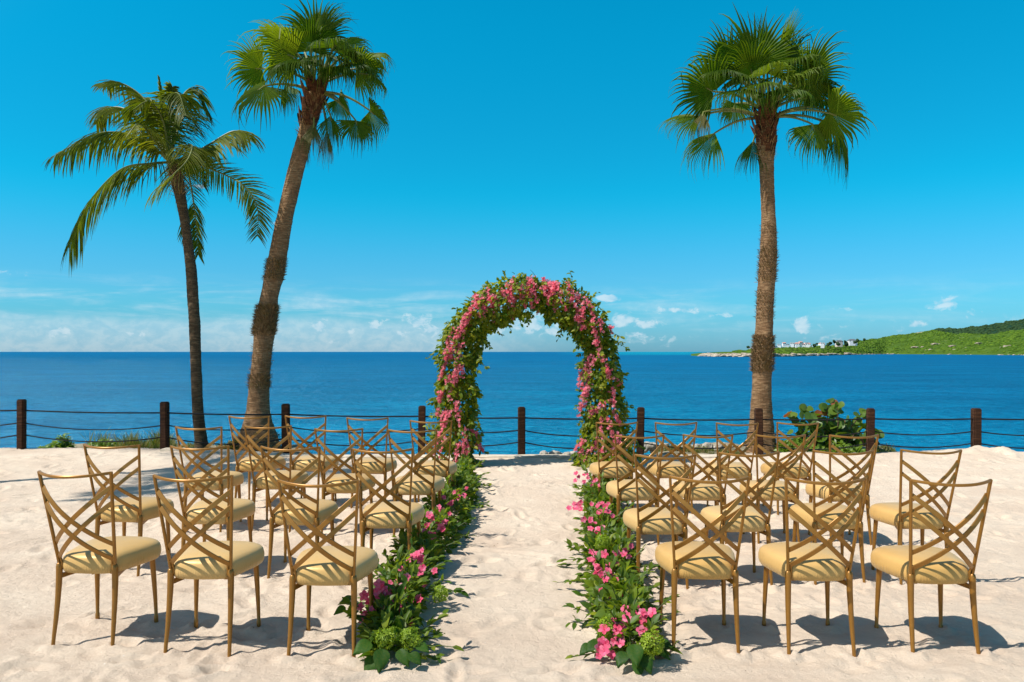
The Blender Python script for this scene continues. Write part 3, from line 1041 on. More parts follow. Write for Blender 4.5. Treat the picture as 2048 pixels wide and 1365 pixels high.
def build_fence():
    root = empty('rope_fence', (0, FENCE_Y, 0))
    tag(root, 'fence of square brown wooden posts strung with three black ropes', 'fence')
    pts = []
    for i, (px, ty, ry) in enumerate(POSTS):
        p = at(px, ty, FENCE_Y)
        top = p.z
        w = 0.055 + 0.004 * random.uniform(-1, 1)
        bm = bmesh.new()
        bmesh.ops.create_cube(bm, size=1.0)
        for v in bm.verts:
            v.co = Vector((v.co.x * 2 * w, v.co.y * 2 * w, top if v.co.z > 0 else -0.45))
        bmesh.ops.bevel(bm, geom=[e for e in bm.edges if e.verts[0].co.z > top - 0.01 or e.verts[1].co.z > top - 0.01], offset=0.014, segments=2, affect='EDGES')
        me = bpy.data.meshes.new('post')
        bm.to_mesh(me)
        bm.free()
        me.materials.append(M['post'])
        o = link('post', me, root, (p.x, 0, 0))
        o.rotation_euler = (random.uniform(-.02, .02), random.uniform(-.02, .02), random.uniform(-0.2, 0.2))
        q = [at(px, ry + d, FENCE_Y).z for d in (0, 24.5, 48)]
        pts.append((p.x, q))
    for (xa, qa), (xb, qb) in zip(pts[:-1], pts[1:]):
        for k in range(3):
            sag = (0.018, 0.085, 0.10)[k] * (xb - xa) / 2.0 * random.uniform(0.8, 1.2)
            path = []
            for j in range(17):
                u = j / 16
                path.append((xa + (xb - xa) * u, 0.0, qa[k] + (qb[k] - qa[k]) * u - sag * (1 - (2 * u - 1) ** 2)))
            mb = MB()
            mb.tube(path, 0.0115 if k == 0 else 0.0095, 7)
            mb.build('rope', M['rope'], root)


build_fence()

# ------------------------------------------------------------------ rocks, grass and plants behind the fence


def build_rock(px, py, D, w, h, label, group):
    s = F / D
    p = at(px, py, D)
    bm = bmesh.new()
    bmesh.ops.create_icosphere(bm, subdivisions=3, radius=1.0)
    sd = random.uniform(0, 100)
    for v in bm.verts:
        c = v.co
        n = fbm(np.array(c.x * 1.4 + sd), np.array(c.y * 1.4 + c.z * 1.1), 12, 4, 0.55)
        k = 1 + 0.26 * float(n)
        c2 = c * k
        c2.z = math.copysign(abs(c2.z) ** 0.8, c2.z)
        v.co = Vector((c2.x * w / s / 2, c2.y * w / s / 2 * 0.8, c2.z * h / s / 2))
    me = bpy.data.meshes.new('rock')
    bm.to_mesh(me)
    bm.free()
    me.materials.append(M['limestone'])
    me.shade_smooth()
    o = link('rock', me, None, (p.x, p.y, p.z))
    o.rotation_euler = (0, random.uniform(-0.2, 0.2), random.uniform(0, 3))
    tag(o, label, 'rock', group)


for (px, w) in [(1088, 22), (1103, 20), (1118, 22), (1133, 20), (1147, 18), (1110, 26)]:
    build_rock(px, 910 + random.uniform(-2, 3), 12.15 + random.uniform(-0.05, 0.15), w, 15, 'pale grey stone in the short row behind the fence beside the arch', 'stones beside the arch')
build_rock(1062, 914, 12.1, 14, 9, 'small single stone behind the fence between centre post and stone row', None)
build_rock(1022, 916, 12.1, 22, 6, 'flat whitish stone lying low at the kerb behind the aisle', None)
for k in range(26):
    px = 1288 + k * 6.9 + random.uniform(-3, 3)
    build_rock(px, 899 - random.choice((0, 0, 6)) + random.uniform(-3, 3), 12.55 + random.uniform(0, 0.5), random.uniform(16, 26), random.uniform(11, 17),
               'weathered limestone rock in the low wall behind the right chairs', 'rocks of the low wall')
build_rock(292, 900, 12.3, 18, 9, 'whitish stone at the foot of the second fence post', None)
build_rock(283, 902, 12.25, 8, 6, 'little pale stone beside a bigger whitish stone behind the left chairs', None)


def blade_field(name, n, pxr, Dr, hgt, mat, label, cat, wid=0.006, dens=None):
    r = np.random.default_rng(hash(name + label) % 1000 if False else len(label) * 7 + n)
    px, D = r.uniform(*pxr, n), r.uniform(*Dr, n)
    if dens:
        keep = r.random(n) < dens(px)
        px, D = px[keep], D[keep]
    n = len(px)
    x = (px - CX) / F * D
    z = bank_z(x, D) - 0.02
    P = np.stack([x, D, z], 1)
    a = r.uniform(0, 2 * PI, n)
    lean = r.uniform(0.05, 0.6, n)
    d = np.stack([np.cos(a) * lean, np.sin(a) * lean, np.ones(n)], 1)
    nr = np.stack([np.cos(a + 1.4), np.sin(a + 1.4), np.zeros(n) + 0.2], 1)
    R = frames(d, nr)
    H = hgt * r.uniform(0.25, 1.0, n) * (0.65 + 0.5 * fbm(px / 16.0, D * 3, 7, 2))
    S = np.stack([np.full(n, wid) * r.uniform(0.7, 1.4, n), H, H], 1)
    bv = np.array([(-1, 0, 0), (1, 0, 0), (-0.8, 0.45, 0.04), (0.8, 0.45, 0.04), (-0.45, 0.8, 0.16), (0.45, 0.8, 0.16), (0, 1, 0.30)])
    o = link(name, scatter_mesh(name, bv, [(0, 1, 3, 2), (2, 3, 5, 4)], [(4, 5, 6)], P, R, S, mat))
    tag(o, label, cat, None, 'stuff')


blade_field('grass', 4200, (170, 350), (12.2, 13.4), 0.36, M['grass'], 'dry and green grass growing behind the fence left of the palms', 'grass',
            dens=lambda p: np.clip((p - 170) / 130, 0.1, 1))
blade_field('short_grass', 1500, (350, 480), (12.3, 13.1), 0.11, M['grass'], 'short grass patch at the foot of the coconut palm', 'grass')
blade_field('verge_grass', 2600, (1280, 1480), (12.2, 12.6), 0.13, M['grass'], 'low grass in front of the limestone wall', 'grass')
blade_field('shore_grass', 1300, (1745, 1800), (12.2, 13.0), 0.16, M['grass'], 'low green grass beside the sea grape bush', 'grass', dens=lambda p: np.clip((1800 - p) / 45, 0.1, 1))

LEAF_V = np.array([(0, 0, 0), (0, .33, -.02), (0, .68, -.05), (0, 1, -.16), (-.24, .30, .05), (-.20, .66, .015), (.24, .30, .05), (.20, .66, .015)])
LEAF_Q = np.array([(4, 5, 2, 1), (1, 2, 7, 6)])
LEAF_T = np.array([(0, 4, 1), (5, 3, 2), (0, 1, 6), (2, 3, 7)])


def leaf_mesh(name, mat, w=1.0, droop=1.0):
    v = LEAF_V * np.array([w, 1, droop])
    return np_mesh(name, v, LEAF_Q, LEAF_T, mat)


def round_leaf(mat, name='leaf'):
    mb = MB()
    n = 10
    vs = [(0, 0.42, 0.0)]
    for k in range(n):
        a = 2 * PI * k / n
        rr = 0.5 * (1 + 0.04 * math.sin(3 * a))
        vs.append((rr * 1.08 * math.sin(a), 0.45 - rr * math.cos(a) * 0.95, 0.07 * math.sin(a) ** 2 - 0.03 * math.cos(2 * a)))
    mb.add(vs, [(0, 1 + k, 1 + (k + 1) % n) for k in range(n)])
    return mb.mesh(name, mat)


def basis(d, nrm):
    d = Vector(d).normalized()
    x = d.cross(Vector(nrm))
    if x.length < 1e-4:
        x = d.cross(Vector((0.3, 0.8, 0.5)))
    x.normalize()
    z = x.cross(d)
    return Matrix((x, d, z)).transposed()


def place(o, p, d, nrm, s):
    R = basis(d, nrm)
    o.matrix_basis = Matrix.Translation(Vector(p)) @ R.to_4x4() @ Matrix.Diagonal((*([s] * 3 if not hasattr(s, '__len__') else s), 1))


def build_sea_grape():
    base = at(1668, 905, 12.45)
    root = empty('sea_grape_bush', base)
    tag(root, 'bush with big round green leaves behind the fence beside the right palm', 'bush')
    meshes = [round_leaf(M['grape_leaf']) for _ in range(2)]
    red = round_leaf(M['red_leaf'])
    r = random.Random(4)
    tips = [(1575, 828), (1585, 860), (1600, 846), (1612, 812), (1618, 850), (1632, 826), (1640, 870), (1662, 800), (1668, 822), (1660, 850), (1680, 865),
            (1690, 838), (1700, 878), (1715, 846), (1722, 822), (1728, 868), (1600, 880), (1745, 880), (1748, 864), (1655, 808), (1650, 885), (1620, 890), (1685, 890),
            (1735, 845), (1608, 828), (1675, 808)]
    for (tx, ty) in tips:
        t = at(tx, ty + 6, 12.45 + r.uniform(-0.25, 0.35)) - base
        root_p = Vector((t.x * 0.25, t.y * 0.2, 0.0))
        mid = root_p.lerp(t, 0.55) + Vector((r.uniform(-.04, .04), r.uniform(-.04, .04), 0.06))
        mb = MB()
        mb.tube([root_p, mid, t], [0.013, 0.010, 0.005], 6)
        mb.build('stem', M['twig'], root)
        for k in range(r.randint(9, 12)):
            u = r.uniform(0.25, 1.05) if k else 1.0
            p = root_p.lerp(mid, u / 0.55) if u < 0.55 else mid.lerp(t, (u - 0.55) / 0.45)
            a = r.uniform(0, 2 * PI)
            d = Vector((math.cos(a), math.sin(a) * 0.8 - 0.2, r.uniform(-0.1, 0.7)))
            o = link('leaf', red if r.random() < 0.035 else r.choice(meshes), root)
            place(o, p, d, Vector((r.uniform(-.6, .3), -0.7, r.uniform(0.1, 1.0))), r.uniform(0.10, 0.18))


build_sea_grape()


def build_low_plant(name, px, py, D, wpx, hpx, n, mat, label, cat, size=0.09):
    """small bushy plant: leaves fanned on short stems"""
    base = at(px, py, D)
    root = empty(name, base)
    tag(root, label, cat)
    s = F / D
    r = random.Random(int(px))
    rr = np.random.default_rng(int(px))
    st = MB()
    for k in range(14):
        a = r.uniform(0, 2 * PI)
        q = r.uniform(0.1, 0.8)
        st.tube([(0.3 * q * math.cos(a) * wpx / s / 2, 0.3 * q * math.sin(a) * wpx / s / 2, -0.08), (q * math.cos(a) * wpx / s / 2, q * math.sin(a) * wpx / s / 2, hpx / s * r.uniform(0.4, 0.9))], [0.006, 0.003], 5)
    st.build('stem', M['stem'], root)
    a = rr.uniform(0, 2 * PI, n)
    q = np.sqrt(rr.random(n))
    h = rr.random(n) * (1 - 0.7 * q ** 2)
    P = np.stack([np.cos(a) * q * wpx / s / 2, np.sin(a) * q * wpx / s / 2, h * hpx / s], 1)
    b = rr.uniform(0, 2 * PI, n)
    d = np.stack([np.cos(b), np.sin(b), rr.uniform(-0.1, 1.2, n)], 1)
    nr = np.stack([rr.normal(0, .4, n) - 0.2, rr.normal(0, .4, n) - 0.4, np.ones(n)], 1)
    o = link('foliage', scatter_mesh('foliage', LEAF_V, LEAF_Q, LEAF_T, P, frames(d, nr), size * rr.uniform(0.6, 1.2, n), mat), root)
    o['kind'] = 'stuff'


build_low_plant('low_shrub', 112, 903, 12.4, 70, 14, 420, M['lime_leaf'], 'low creeping green plant behind the fence at the far left', 'shrub', 0.07)
build_low_plant('young_shrub', 127, 903, 12.4, 34, 36, 260, M['lime_leaf'], 'small upright leafy green plant between the first two left fence posts', 'shrub', 0.08)
build_low_plant('ground_plant', 1592, 908, 12.25, 74, 30, 520, M['lime_leaf'], 'bright green low plant between right palm and round-leaved bush', 'shrub', 0.10)
build_low_plant('ground_plant', 1672, 910, 12.25, 100, 24, 620, M['lime_leaf'], 'bright yellowish green low plant at the foot of the round-leaved bush', 'shrub', 0.10)
build_low_plant('fern_tuft', 474, 905, 12.4, 30, 22, 260, M['grass'], 'dark green tuft at the left foot of the leaning palm trunk', 'plant', 0.12)
build_low_plant('low_shrub', 205, 898, 12.5, 60, 18, 260, M['lime_leaf'], 'low mixed green weeds right of the small upright plant', 'shrub', 0.07)

# ------------------------------------------------------------------ palms
PALM_D = 12.6


def trunk_mesh(path_px, D, mat, root, base, seg=28, ringh=0.045, amp=0.03, name='trunk'):
    P = [at(x, y, D) - base for (x, y, w) in path_px]
    W = [w / (F / D) / 2 for (x, y, w) in path_px]
    # resample finely by height
    zs = np.array([p.z for p in P])
    z = np.arange(zs[0] - 0.3, zs[-1], ringh / 3)
    xs, ys = np.interp(z, zs, [p.x for p in P]), np.interp(z, zs, [p.y for p in P])
    ws = np.interp(z, zs, W)
    for arr in (xs, ws):                                         # soften the kinks
        k = np.ones(15) / 15
        pad = np.pad(arr, 7, mode='edge')
        arr[:] = np.convolve(pad, k, 'valid')
    sd = random.uniform(0, 50)

    def jit(i, k, p):
        a = 2 * PI * k / seg
        ring = (0.0, 0.55, 1.0)[i % 3] * amp * (0.7 + 0.6 * float(vnoise(np.array(i // 3 * 1.7), np.array(math.cos(a) * 1.3 + sd), 4)))
        n = 0.05 * float(fbm(np.array(math.cos(a) * 1.6 + sd), np.array(math.sin(a) * 1.6 + z[i] * 2.2), 6, 3))
        n2 = 0.03 * float(vnoise(np.array(a * 7.0), np.array(z[i] * 16), 5))
        return 1 + ring + n + n2
    mb = MB()
    mb.tube([(xs[i], ys[i], z[i]) for i in range(len(z))], list(ws), seg, True, jit)
    return mb.build(name, mat, root), (z, xs, ys, ws)


def fibre_ring(root, prof, zr, n, length, mat, up=0.25, name='trunk_fibre', label=None):
    z, xs, ys, ws = prof
    r = np.random.default_rng(int(abs(zr[0]) * 100) + n)
    zz = r.uniform(*zr, n)
    a = r.uniform(0, 2 * PI, n)
    w = np.interp(zz, z, ws) * 1.04
    P = np.stack([np.interp(zz, z, xs) + np.cos(a) * w, np.interp(zz, z, ys) + np.sin(a) * w, zz], 1)
    d = np.stack([np.cos(a) * r.uniform(0.05, 0.42, n) + r.normal(0, .28, n), np.sin(a) * r.uniform(0.05, 0.42, n) + r.normal(0, .28, n), np.abs(r.normal(up + 0.55, 0.35, n))], 1)
    nr = np.stack([np.cos(a), np.sin(a), np.zeros(n) + .1], 1)
    S = np.stack([np.full(n, 0.006), length * r.uniform(0.4, 1.2, n), np.full(n, 0.03)], 1)
    bv = np.array([(-1, 0, 0), (1, 0, 0), (-.7, .5, .3), (.7, .5, .3), (0, 1, 1)])
    o = link(name, scatter_mesh(name, bv, [(0, 1, 3, 2)], [(2, 3, 4)], P, frames(d, nr), S, mat), root)
    o['kind'] = 'stuff'


def fan_blade(R, spread, droop, fold, nseg, cup, mat, seed, ragged=0.25):
    """fan leaf in its own frame: y out along the midrib, x across, z the upper face; droop bends the free tips with gravity later"""
    r = random.Random(seed)
    mb = MB()
    half = spread / 2
    da = spread / nseg
    for k in range(nseg):
        a = -half + (k + 0.5) * da
        Rk = R * (0.80 + 0.20 * math.cos(a * 0.62)) * (1 - ragged * r.random() * 0.5 + (0.18 if r.random() < 0.2 else 0))
        split = 0.46 + 0.12 * r.random()
        rs = [0.03, 0.25, split, 0.68, 0.82, 0.93, 1.0]
        tw = r.uniform(-1, 1) * 0.05
        rows = []
        for q in rs:
            rad = q * Rk
            if q <= split:
                hw = rad * math.tan(da / 2) * 1.02
            else:
                hw = split * Rk * math.tan(da / 2) * (1 - ((q - split) / (1 - split)) ** 0.9) * 0.86 + 0.0016
            aa = a + tw * max(0, q - split) * 2.5
            c, s = math.cos(aa), math.sin(aa)
            zc = -cup * (rad ** 2) / R - fold * abs(math.sin(a)) * rad * 0.55
            cen = Vector((s * rad, c * rad, zc))
            across = Vector((c, -s, 0))
            rows.append((cen - across * hw, cen + Vector((0, 0, hw * 0.9)), cen + across * hw, q))
        vs, fs = [], []
        for (l, m, rr, q) in rows:
            vs += [l, m, rr]
        for i in range(len(rows) - 1):
            b = i * 3
            fs += [(b, b + 1, b + 4, b + 3), (b + 1, b + 2, b + 5, b + 4)]
        mb.add(vs, fs)
    return mb


def fan_frond(root, hast, R, bd, face, spread=3.6, droop=0.5, cup=0.10, fold=0.35, nseg=34, mat='fan', seed=0, apex=Vector((0, 0, 0)), thick=0.016):
    """one frond: petiole from the crown to hast, blade pointing along bd with its upper face towards face"""
    hast = Vector(hast)
    Rm = basis(bd, face)
    mb = fan_blade(R, spread, droop, fold, nseg, cup, M[mat], seed)
    r = random.Random(seed + 5)
    out = []
    for i, v in enumerate(mb.v):
        p = Rm @ Vector(v)
        rad = Vector(v).length / R
        row = (i // 3) % 7
        seg = i // 21
        rr = random.Random(seed * 100 + seg)
        dz = droop * rr.uniform(0.55, 1.3)
        e = max(0.0, rad - 0.50)
        # tips hang: swing the free part downwards, keeping its length
        if e > 0:
            horiz = p * (0.50 / max(rad, 1e-3))
            free = p - horiz
            L = free.length
            k = min(1.0, dz * e * 2.6)
            dirv = (free.normalized() * (1 - k) + Vector((rr.uniform(-.12, .12), rr.uniform(-.12, .12), -1)) * k).normalized()
            p = horiz + dirv * L
        out.append(p)
    mb.v = [tuple(v) for v in out]
    me = mb.mesh('frond', M[mat])
    o = link('frond', me, root, tuple(hast))
    pm = MB()
    pts = []
    L = (hast - apex).length
    for j in range(9):
        u = j / 8
        q = apex.lerp(hast, u) + Vector((0, 0, 0.10 * L * math.sin(PI * u)))
        pts.append(q - hast)
    pts.append(Rm @ Vector((0, R * 0.16, -0.01)))
    pm.tube(pts, [thick * (1.7 - 0.9 * j / 9) for j in range(10)], 6)
    pm.build('petiole', M['petiole'], o)
    return o


def fan_palm(path, apex_px, fronds, label, fibres, boots_n, seed):
    bx, by, _ = path[0]
    base = at(bx, by, PALM_D)
    root = empty('fan_palm', base)
    tag(root, label, 'palm tree', 'tall fan palms by the sea')
    tr, prof = trunk_mesh(path, PALM_D, M['bark'], root, base)
    ap = at(*apex_px, PALM_D) - base
    s = F / PALM_D
    for (zr, n, L) in fibres:
        za, zb = (at(0, zr[0], PALM_D) - base).z, (at(0, zr[1], PALM_D) - base).z
        fibre_ring(root, prof, (za, zb), n, L, M['fibre'])
    r = random.Random(seed)
    fibre_ring(root, prof, (ap.z - 0.85, ap.z - 0.05), 380, 0.13, M['fibre'], 0.4)
    # old leaf bases round the top of the trunk
    z, xs, ys, ws = prof
    for k in range(boots_n):
        u = k / boots_n
        zz = ap.z - 0.72 + 0.72 * u
        a = k * 2.399
        w = float(np.interp(zz, z, ws)) * 0.92
        c = Vector((float(np.interp(zz, z, xs)) + math.cos(a) * w, math.sin(a) * w, zz))
        fl = 0.10 + 0.45 * u * r.uniform(0.5, 1.4) + (0.3 if r.random() < 0.25 else 0)
        d = Vector((math.cos(a) * fl + r.uniform(-.12, .12), math.sin(a) * fl, 1))
        mb = MB()
        L = r.uniform(0.14, 0.36)
        B = basis(d, (math.cos(a), math.sin(a), 0.1))
        vs = []
        for q, ww, th in ((0, 0.070, 0.026), (0.5, 0.050, 0.024), (0.85, 0.030, 0.013), (1.0, 0.010, 0.006)):
            for (sx, sz) in ((-1, 0), (0, 1), (1, 0), (0, -0.6)):
                vs.append(c + B @ Vector((sx * ww, q * L, sz * th)))
        fs = []
        for i in range(3):
            for j in range(4):
                fs.append((i * 4 + j, i * 4 + (j + 1) % 4, (i + 1) * 4 + (j + 1) % 4, (i + 1) * 4 + j))
        fs += [(3, 2, 1, 0), (12, 13, 14, 15)]
        mb.add(vs, fs)
        mb.build('leaf_base', M['boot'], root)
    for i, fr in enumerate(fronds):
        hx, hz, hy, R, bd, face = fr[:6]
        kw = fr[6] if len(fr) > 6 else {}
        o = fan_frond(root, along_sight(base + ap + Vector((hx, 0, hz)), PALM_D, hy) - base, R, bd, face, seed=seed * 50 + i, apex=ap + Vector((0.05 * (1 if hx > 0 else -1), 0, -0.12 if hz < 0.1 else 0)), **kw)
    return root


LEAN = [(514, 905, 98), (515, 885, 86), (516, 865, 68), (516, 845, 56), (517, 820, 44.2), (518, 780, 40.4), (521, 740, 37.6), (525, 700, 37.6), (529, 660, 40.4), (534, 620, 39.5), (541, 585, 33.8), (548, 555, 35.7),
        (556, 510, 34.8), (563, 470, 32.9), (573, 420, 32.0), (586, 365, 31.0), (599, 315, 30.1), (611, 270, 29.1), (620, 240, 31.0), (627, 215, 32.0), (632, 190, 33.8), (634, 165, 28.2)]
# (x, z, y of the blade's base from the crown in metres, blade radius, blade direction, upper face direction, options)
LF = [
    (0.0, 0.75, 0.05, 0.70, (0.05, 0.1, 1), (0.0, 1, 0.3), dict(spread=3.9, droop=0.25)),
    (-0.42, 0.62, 0.1, 0.85, (-1, 0.1, 0.45), (-0.3, 0.5, 1), dict(droop=0.5)),
    (-0.37, 0.45, -0.4, 0.68, (-1, -0.2, 0.35), (0.1, 0.9, 0.55), dict(droop=0.35)),
    (-0.89, 0.26, 0.05, 0.66, (-1, 0.1, 0.10), (-0.1, 0.95, 0.4), dict(droop=0.35)),
    (-0.86, -0.02, -0.35, 0.80, (-0.75, -0.25, -0.6), (-0.45, -0.8, 0.5), dict(droop=0.55, spread=4.2)),
    (-0.48, 0.38, -0.55, 0.60, (-0.3, -0.6, -0.6), (-0.2, -0.6, 0.8), dict(droop=0.9)),
    (-0.29, 0.70, 0.4, 0.62, (-0.6, 0.5, 0.6), (0, -0.8, 0.7), dict(droop=0.4)),
    (0.37, 0.60, 0.15, 0.68, (0.9, 0.2, 0.5), (0.1, -0.8, 0.7), dict(droop=0.5)),
    (0.27, 0.60, -0.5, 0.70, (0.45, -0.8, 0.1), (0.3, -0.3, 1), dict(droop=0.9)),
    (0.73, 0.49, 0.1, 0.68, (1, 0.0, 0.12), (0.1, -0.3, 1), dict(droop=0.6)),
    (0.63, 0.26, -0.1, 0.62, (1, -0.1, 0.05), (0.0, 0.8, 0.6), dict(droop=0.5)),
    (0.55, 0.34, -0.5, 0.62, (0.7, -0.5, -0.2), (0.3, -0.5, 0.9), dict(droop=0.95)),
    (0.35, -0.23, 0.2, 0.50, (0.5, 0.2, -0.9), (0.6, 0.6, 0.5), dict(droop=0.6)),
    (0.63, -0.58, -0.1, 0.56, (0.3, -0.2, -1), (0.5, -0.6, 0.3), dict(droop=0.7, spread=3.3)),
    (0.86, -0.42, 0.0, 0.60, (0.8, 0.1, -0.6), (0.5, 0.6, 0.7), dict(droop=0.7)),
    (0.22, -0.50, 0.05, 0.58, (0.15, 0.1, -1), (0.8, -0.5, 0.1), dict(droop=0.5, spread=2.0)),
    (-0.48, -0.02, 0.1, 0.52, (-0.2, 0.1, -1), (-0.6, -0.7, 0.2), dict(droop=0.7, spread=2.8)),
    (0.15, 0.62, 0.5, 0.66, (0.4, 0.7, 0.6), (0, -0.6, 0.8), dict(droop=0.5)),
    (-0.2, 0.5, 0.55, 0.6, (-0.5, 0.8, 0.2), (0, 0.1, 1), dict(droop=0.6)),
    (-0.10, 0.55, -0.35, 0.60, (0.1, -0.4, 0.9), (0, 1, 0.4), dict(droop=0.3)),
    (-0.05, -0.62, -0.12, 0.55, (-0.05, -0.2, -1), (0.3, -1, 0), dict(droop=0.5, spread=1.1, mat='fan_dry')),
    (0.16, -0.72, 0.1, 0.6, (0.12, 0.1, -1), (0.9, -.3, 0), dict(droop=0.5, spread=1.2, mat='fan_dry')),
    (-0.17, -0.78, 0.08, 0.5, (-0.05, 0, -1), (-0.9, -.3, 0), dict(droop=0.5, spread=0.9, mat='fan_dry')),
    (0.30, 0.30, -0.45, 0.55, (0.4, -0.5, -0.5), (0.2, -0.6, 0.7), dict(droop=0.95)),
    (0.05, 0.85, -0.05, 0.6, (0.25, 0.0, 1), (-0.4, -0.9, 0.1), dict(droop=0.2, spread=2.2)),
    (-0.25, 0.42, -0.60, 0.66, (-0.3, -0.7, -0.3), (-0.1, -0.6, 0.8), dict(droop=1.0, spread=3.2)),
    (0.12, 0.48, -0.60, 0.66, (0.2, -0.7, -0.2), (0.1, -0.6, 0.8), dict(droop=1.0, spread=3.2)),
    (0.45, 0.48, -0.45, 0.55, (0.6, -0.6, 0.0), (0.2, -0.5, 0.9), dict(droop=1.0, spread=3.4)),
    (0.80, 0.42, 0.2, 0.50, (1, 0.1, -0.3), (0.3, 0.3, 1), dict(droop=0.9)),
    (0.9, 0.16, -0.1, 0.48, (0.7, -0.1, -0.7), (0.5, -0.4, 0.7), dict(droop=0.8)),
]
fan_palm(LEAN, (634, 170), LF, 'fan palm with a leaning trunk, right of the coconut palm', [((672, 612), 2600, 0.07), ((760, 690), 300, 0.06), ((778, 752), 500, 0.08), ((562, 520), 1100, 0.06), ((895, 868), 500, 0.05)], 34, 3)

UPR = [(1524, 908, 66), (1523, 885, 56), (1523, 850, 46), (1523, 800, 39.1), (1524, 760, 37.2), (1525, 715, 39.1), (1527, 680, 37.2), (1529, 655, 32.6), (1530, 600, 32.6), (1533, 560, 33.5), (1536, 520, 33.5),
       (1537, 470, 29.8), (1537, 430, 27.9), (1535, 380, 27.0), (1533, 330, 28.8), (1532, 300, 33.5), (1532, 270, 35.3), (1532, 240, 33.5), (1532, 215, 27.9)]
RF = [
    (-0.15, 0.79, -0.2, 0.86, (-0.02, 0.0, 1), (0.05, 1, 0.2), dict(spread=4.0, droop=0.15)),
    (-0.58, 0.74, 0.2, 0.72, (-0.8, 0.2, 0.75), (0.3, 0.9, 0.4), dict(droop=0.25)),
    (-0.85, 0.31, -0.1, 0.80, (-0.85, 0.0, 0.45), (0.1, 0.95, 0.4), dict(droop=0.3, spread=3.9)),
    (-1.10, -0.09, 0.0, 0.72, (-1, 0.0, -0.05), (-0.1, -0.6, 0.8), dict(droop=0.4, spread=2.6)),
    (-0.83, -0.36, 0.1, 0.78, (-0.8, 0.0, -0.7), (-0.5, -0.6, 0.5), dict(droop=0.45, spread=2.2)),
    (-0.50, 0.12, 0.35, 0.50, (-0.3, 0.2, -1), (-0.5, -0.7, 0.3), dict(droop=0.8)),
    (-0.62, 0.66, -0.4, 0.66, (-0.2, -0.7, -0.2), (0, -0.6, 0.9), dict(droop=0.9)),
    (0.22, 0.80, 0.1, 0.88, (0.42, 0.1, 1), (-0.7, 0.6, 0.3), dict(droop=0.1, spread=2.6)),
    (0.66, 0.56, -0.1, 0.78, (0.9, 0.0, 0.45), (-0.2, 0.9, 0.4), dict(droop=0.3, spread=3.6)),
    (0.50, 0.82, -0.3, 0.70, (0.3, -0.5, 0.0), (0.3, -0.6, 0.8), dict(droop=0.9)),
    (0.62, 0.42, 0.2, 0.52, (0.2, 0.1, -1), (0.3, 0.9, 0.2), dict(droop=0.6)),
    (0.99, 0.18, 0.15, 0.66, (1, 0.1, 0.08), (0, -0.3, 1), dict(droop=0.4, spread=3.0)),
    (1.03, -0.04, -0.2, 0.76, (0.9, -0.2, -0.35), (0.2, 0.7, 0.7), dict(droop=0.45, spread=4.0)),
    (0.76, -0.22, -0.1, 0.72, (0.25, -0.1, -1), (0.3, -0.9, 0.3), dict(droop=0.7, spread=3.2)),
    (1.18, -0.28, 0.1, 0.90, (0.25, 0.0, -1), (0.6, -0.7, 0.2), dict(droop=0.6, spread=1.6)),
    (-0.20, -0.48, 0.05, 0.60, (-0.3, 0.0, -1), (-0.7, -0.6, 0.1), dict(droop=0.4, spread=1.6)),
    (0.36, 0.62, 0.3, 0.74, (0.6, 0.3, 0.9), (-0.3, 0.8, 0.4), dict(droop=0.3)),
    (-0.22, 0.58, -0.30, 0.62, (-0.35, -0.3, 0.8), (0.2, 0.9, 0.4), dict(droop=0.3)),
    (0.02, 0.60, -0.5, 0.66, (0.1, -0.8, 0.2), (0, -0.3, 1), dict(droop=0.9)),
    (0.28, 0.55, -0.45, 0.66, (0.35, -0.7, -0.1), (0.2, -0.4, 0.9), dict(droop=0.95)),
    (-0.32, 0.52, -0.45, 0.62, (-0.4, -0.7, -0.1), (-0.2, -0.4, 0.9), dict(droop=0.95)),
    (-0.02, 0.95, 0.1, 0.60, (0.12, 0.0, 1), (0.8, -0.6, 0.1), dict(droop=0.1, spread=1.6)),
    (1.05, 0.0, 0.25, 0.6, (0.6, 0.3, -0.8), (0.4, -0.4, 0.8), dict(droop=0.8, spread=3.0)),
    (-0.38, 0.36, -0.55, 0.74, (-0.3, -0.7, -0.3), (-0.1, -0.6, 0.8), dict(droop=1.0, spread=3.2)),
    (-0.05, 0.46, -0.62, 0.74, (0.0, -0.7, -0.2), (0.0, -0.6, 0.8), dict(droop=1.0, spread=3.2)),
    (0.30, 0.38, -0.55, 0.74, (0.3, -0.7, -0.3), (0.1, -0.6, 0.8), dict(droop=1.0, spread=3.2)),
    (0.55, 0.62, -0.45, 0.62, (0.6, -0.6, 0.1), (0.2, -0.5, 0.9), dict(droop=1.0, spread=3.4)),
    (0.78, 0.34, 0.1, 0.55, (0.8, 0.1, -0.2), (0.2, 0.6, 0.8), dict(droop=0.6)),
    (-1.02, -0.02, -0.12, 0.5, (-0.3, -0.3, -1), (-0.3, -0.9, 0.2), dict(droop=0.7, spread=1.2, mat='fan_dry')),
]
fan_palm(UPR, (1532, 222), RF, 'upright fan palm with a straight trunk, beside the round-leaved bush',
         [((745, 672), 2600, 0.055), ((565, 500), 800, 0.06), ((640, 580), 450, 0.05), ((500, 450), 250, 0.04), ((895, 865), 300, 0.05)], 38, 6)


def bez(pts, n):
    """smooth path through control points (Catmull-Rom)"""
    P = [Vector(p) for p in pts]
    P = [P[0] * 2 - P[1]] + P + [P[-1] * 2 - P[-2]]
    out = []
    segs = len(P) - 3
    for i in range(n):
        t = i / (n - 1) * segs
        k = min(int(t), segs - 1)
        u = t - k
        a, b, c, d = P[k:k + 4]
        out.append(0.5 * ((2 * b) + (c - a) * u + (2 * a - 5 * b + 4 * c - d) * u * u + (3 * b - 3 * c + d - a) * u ** 3))
    return out


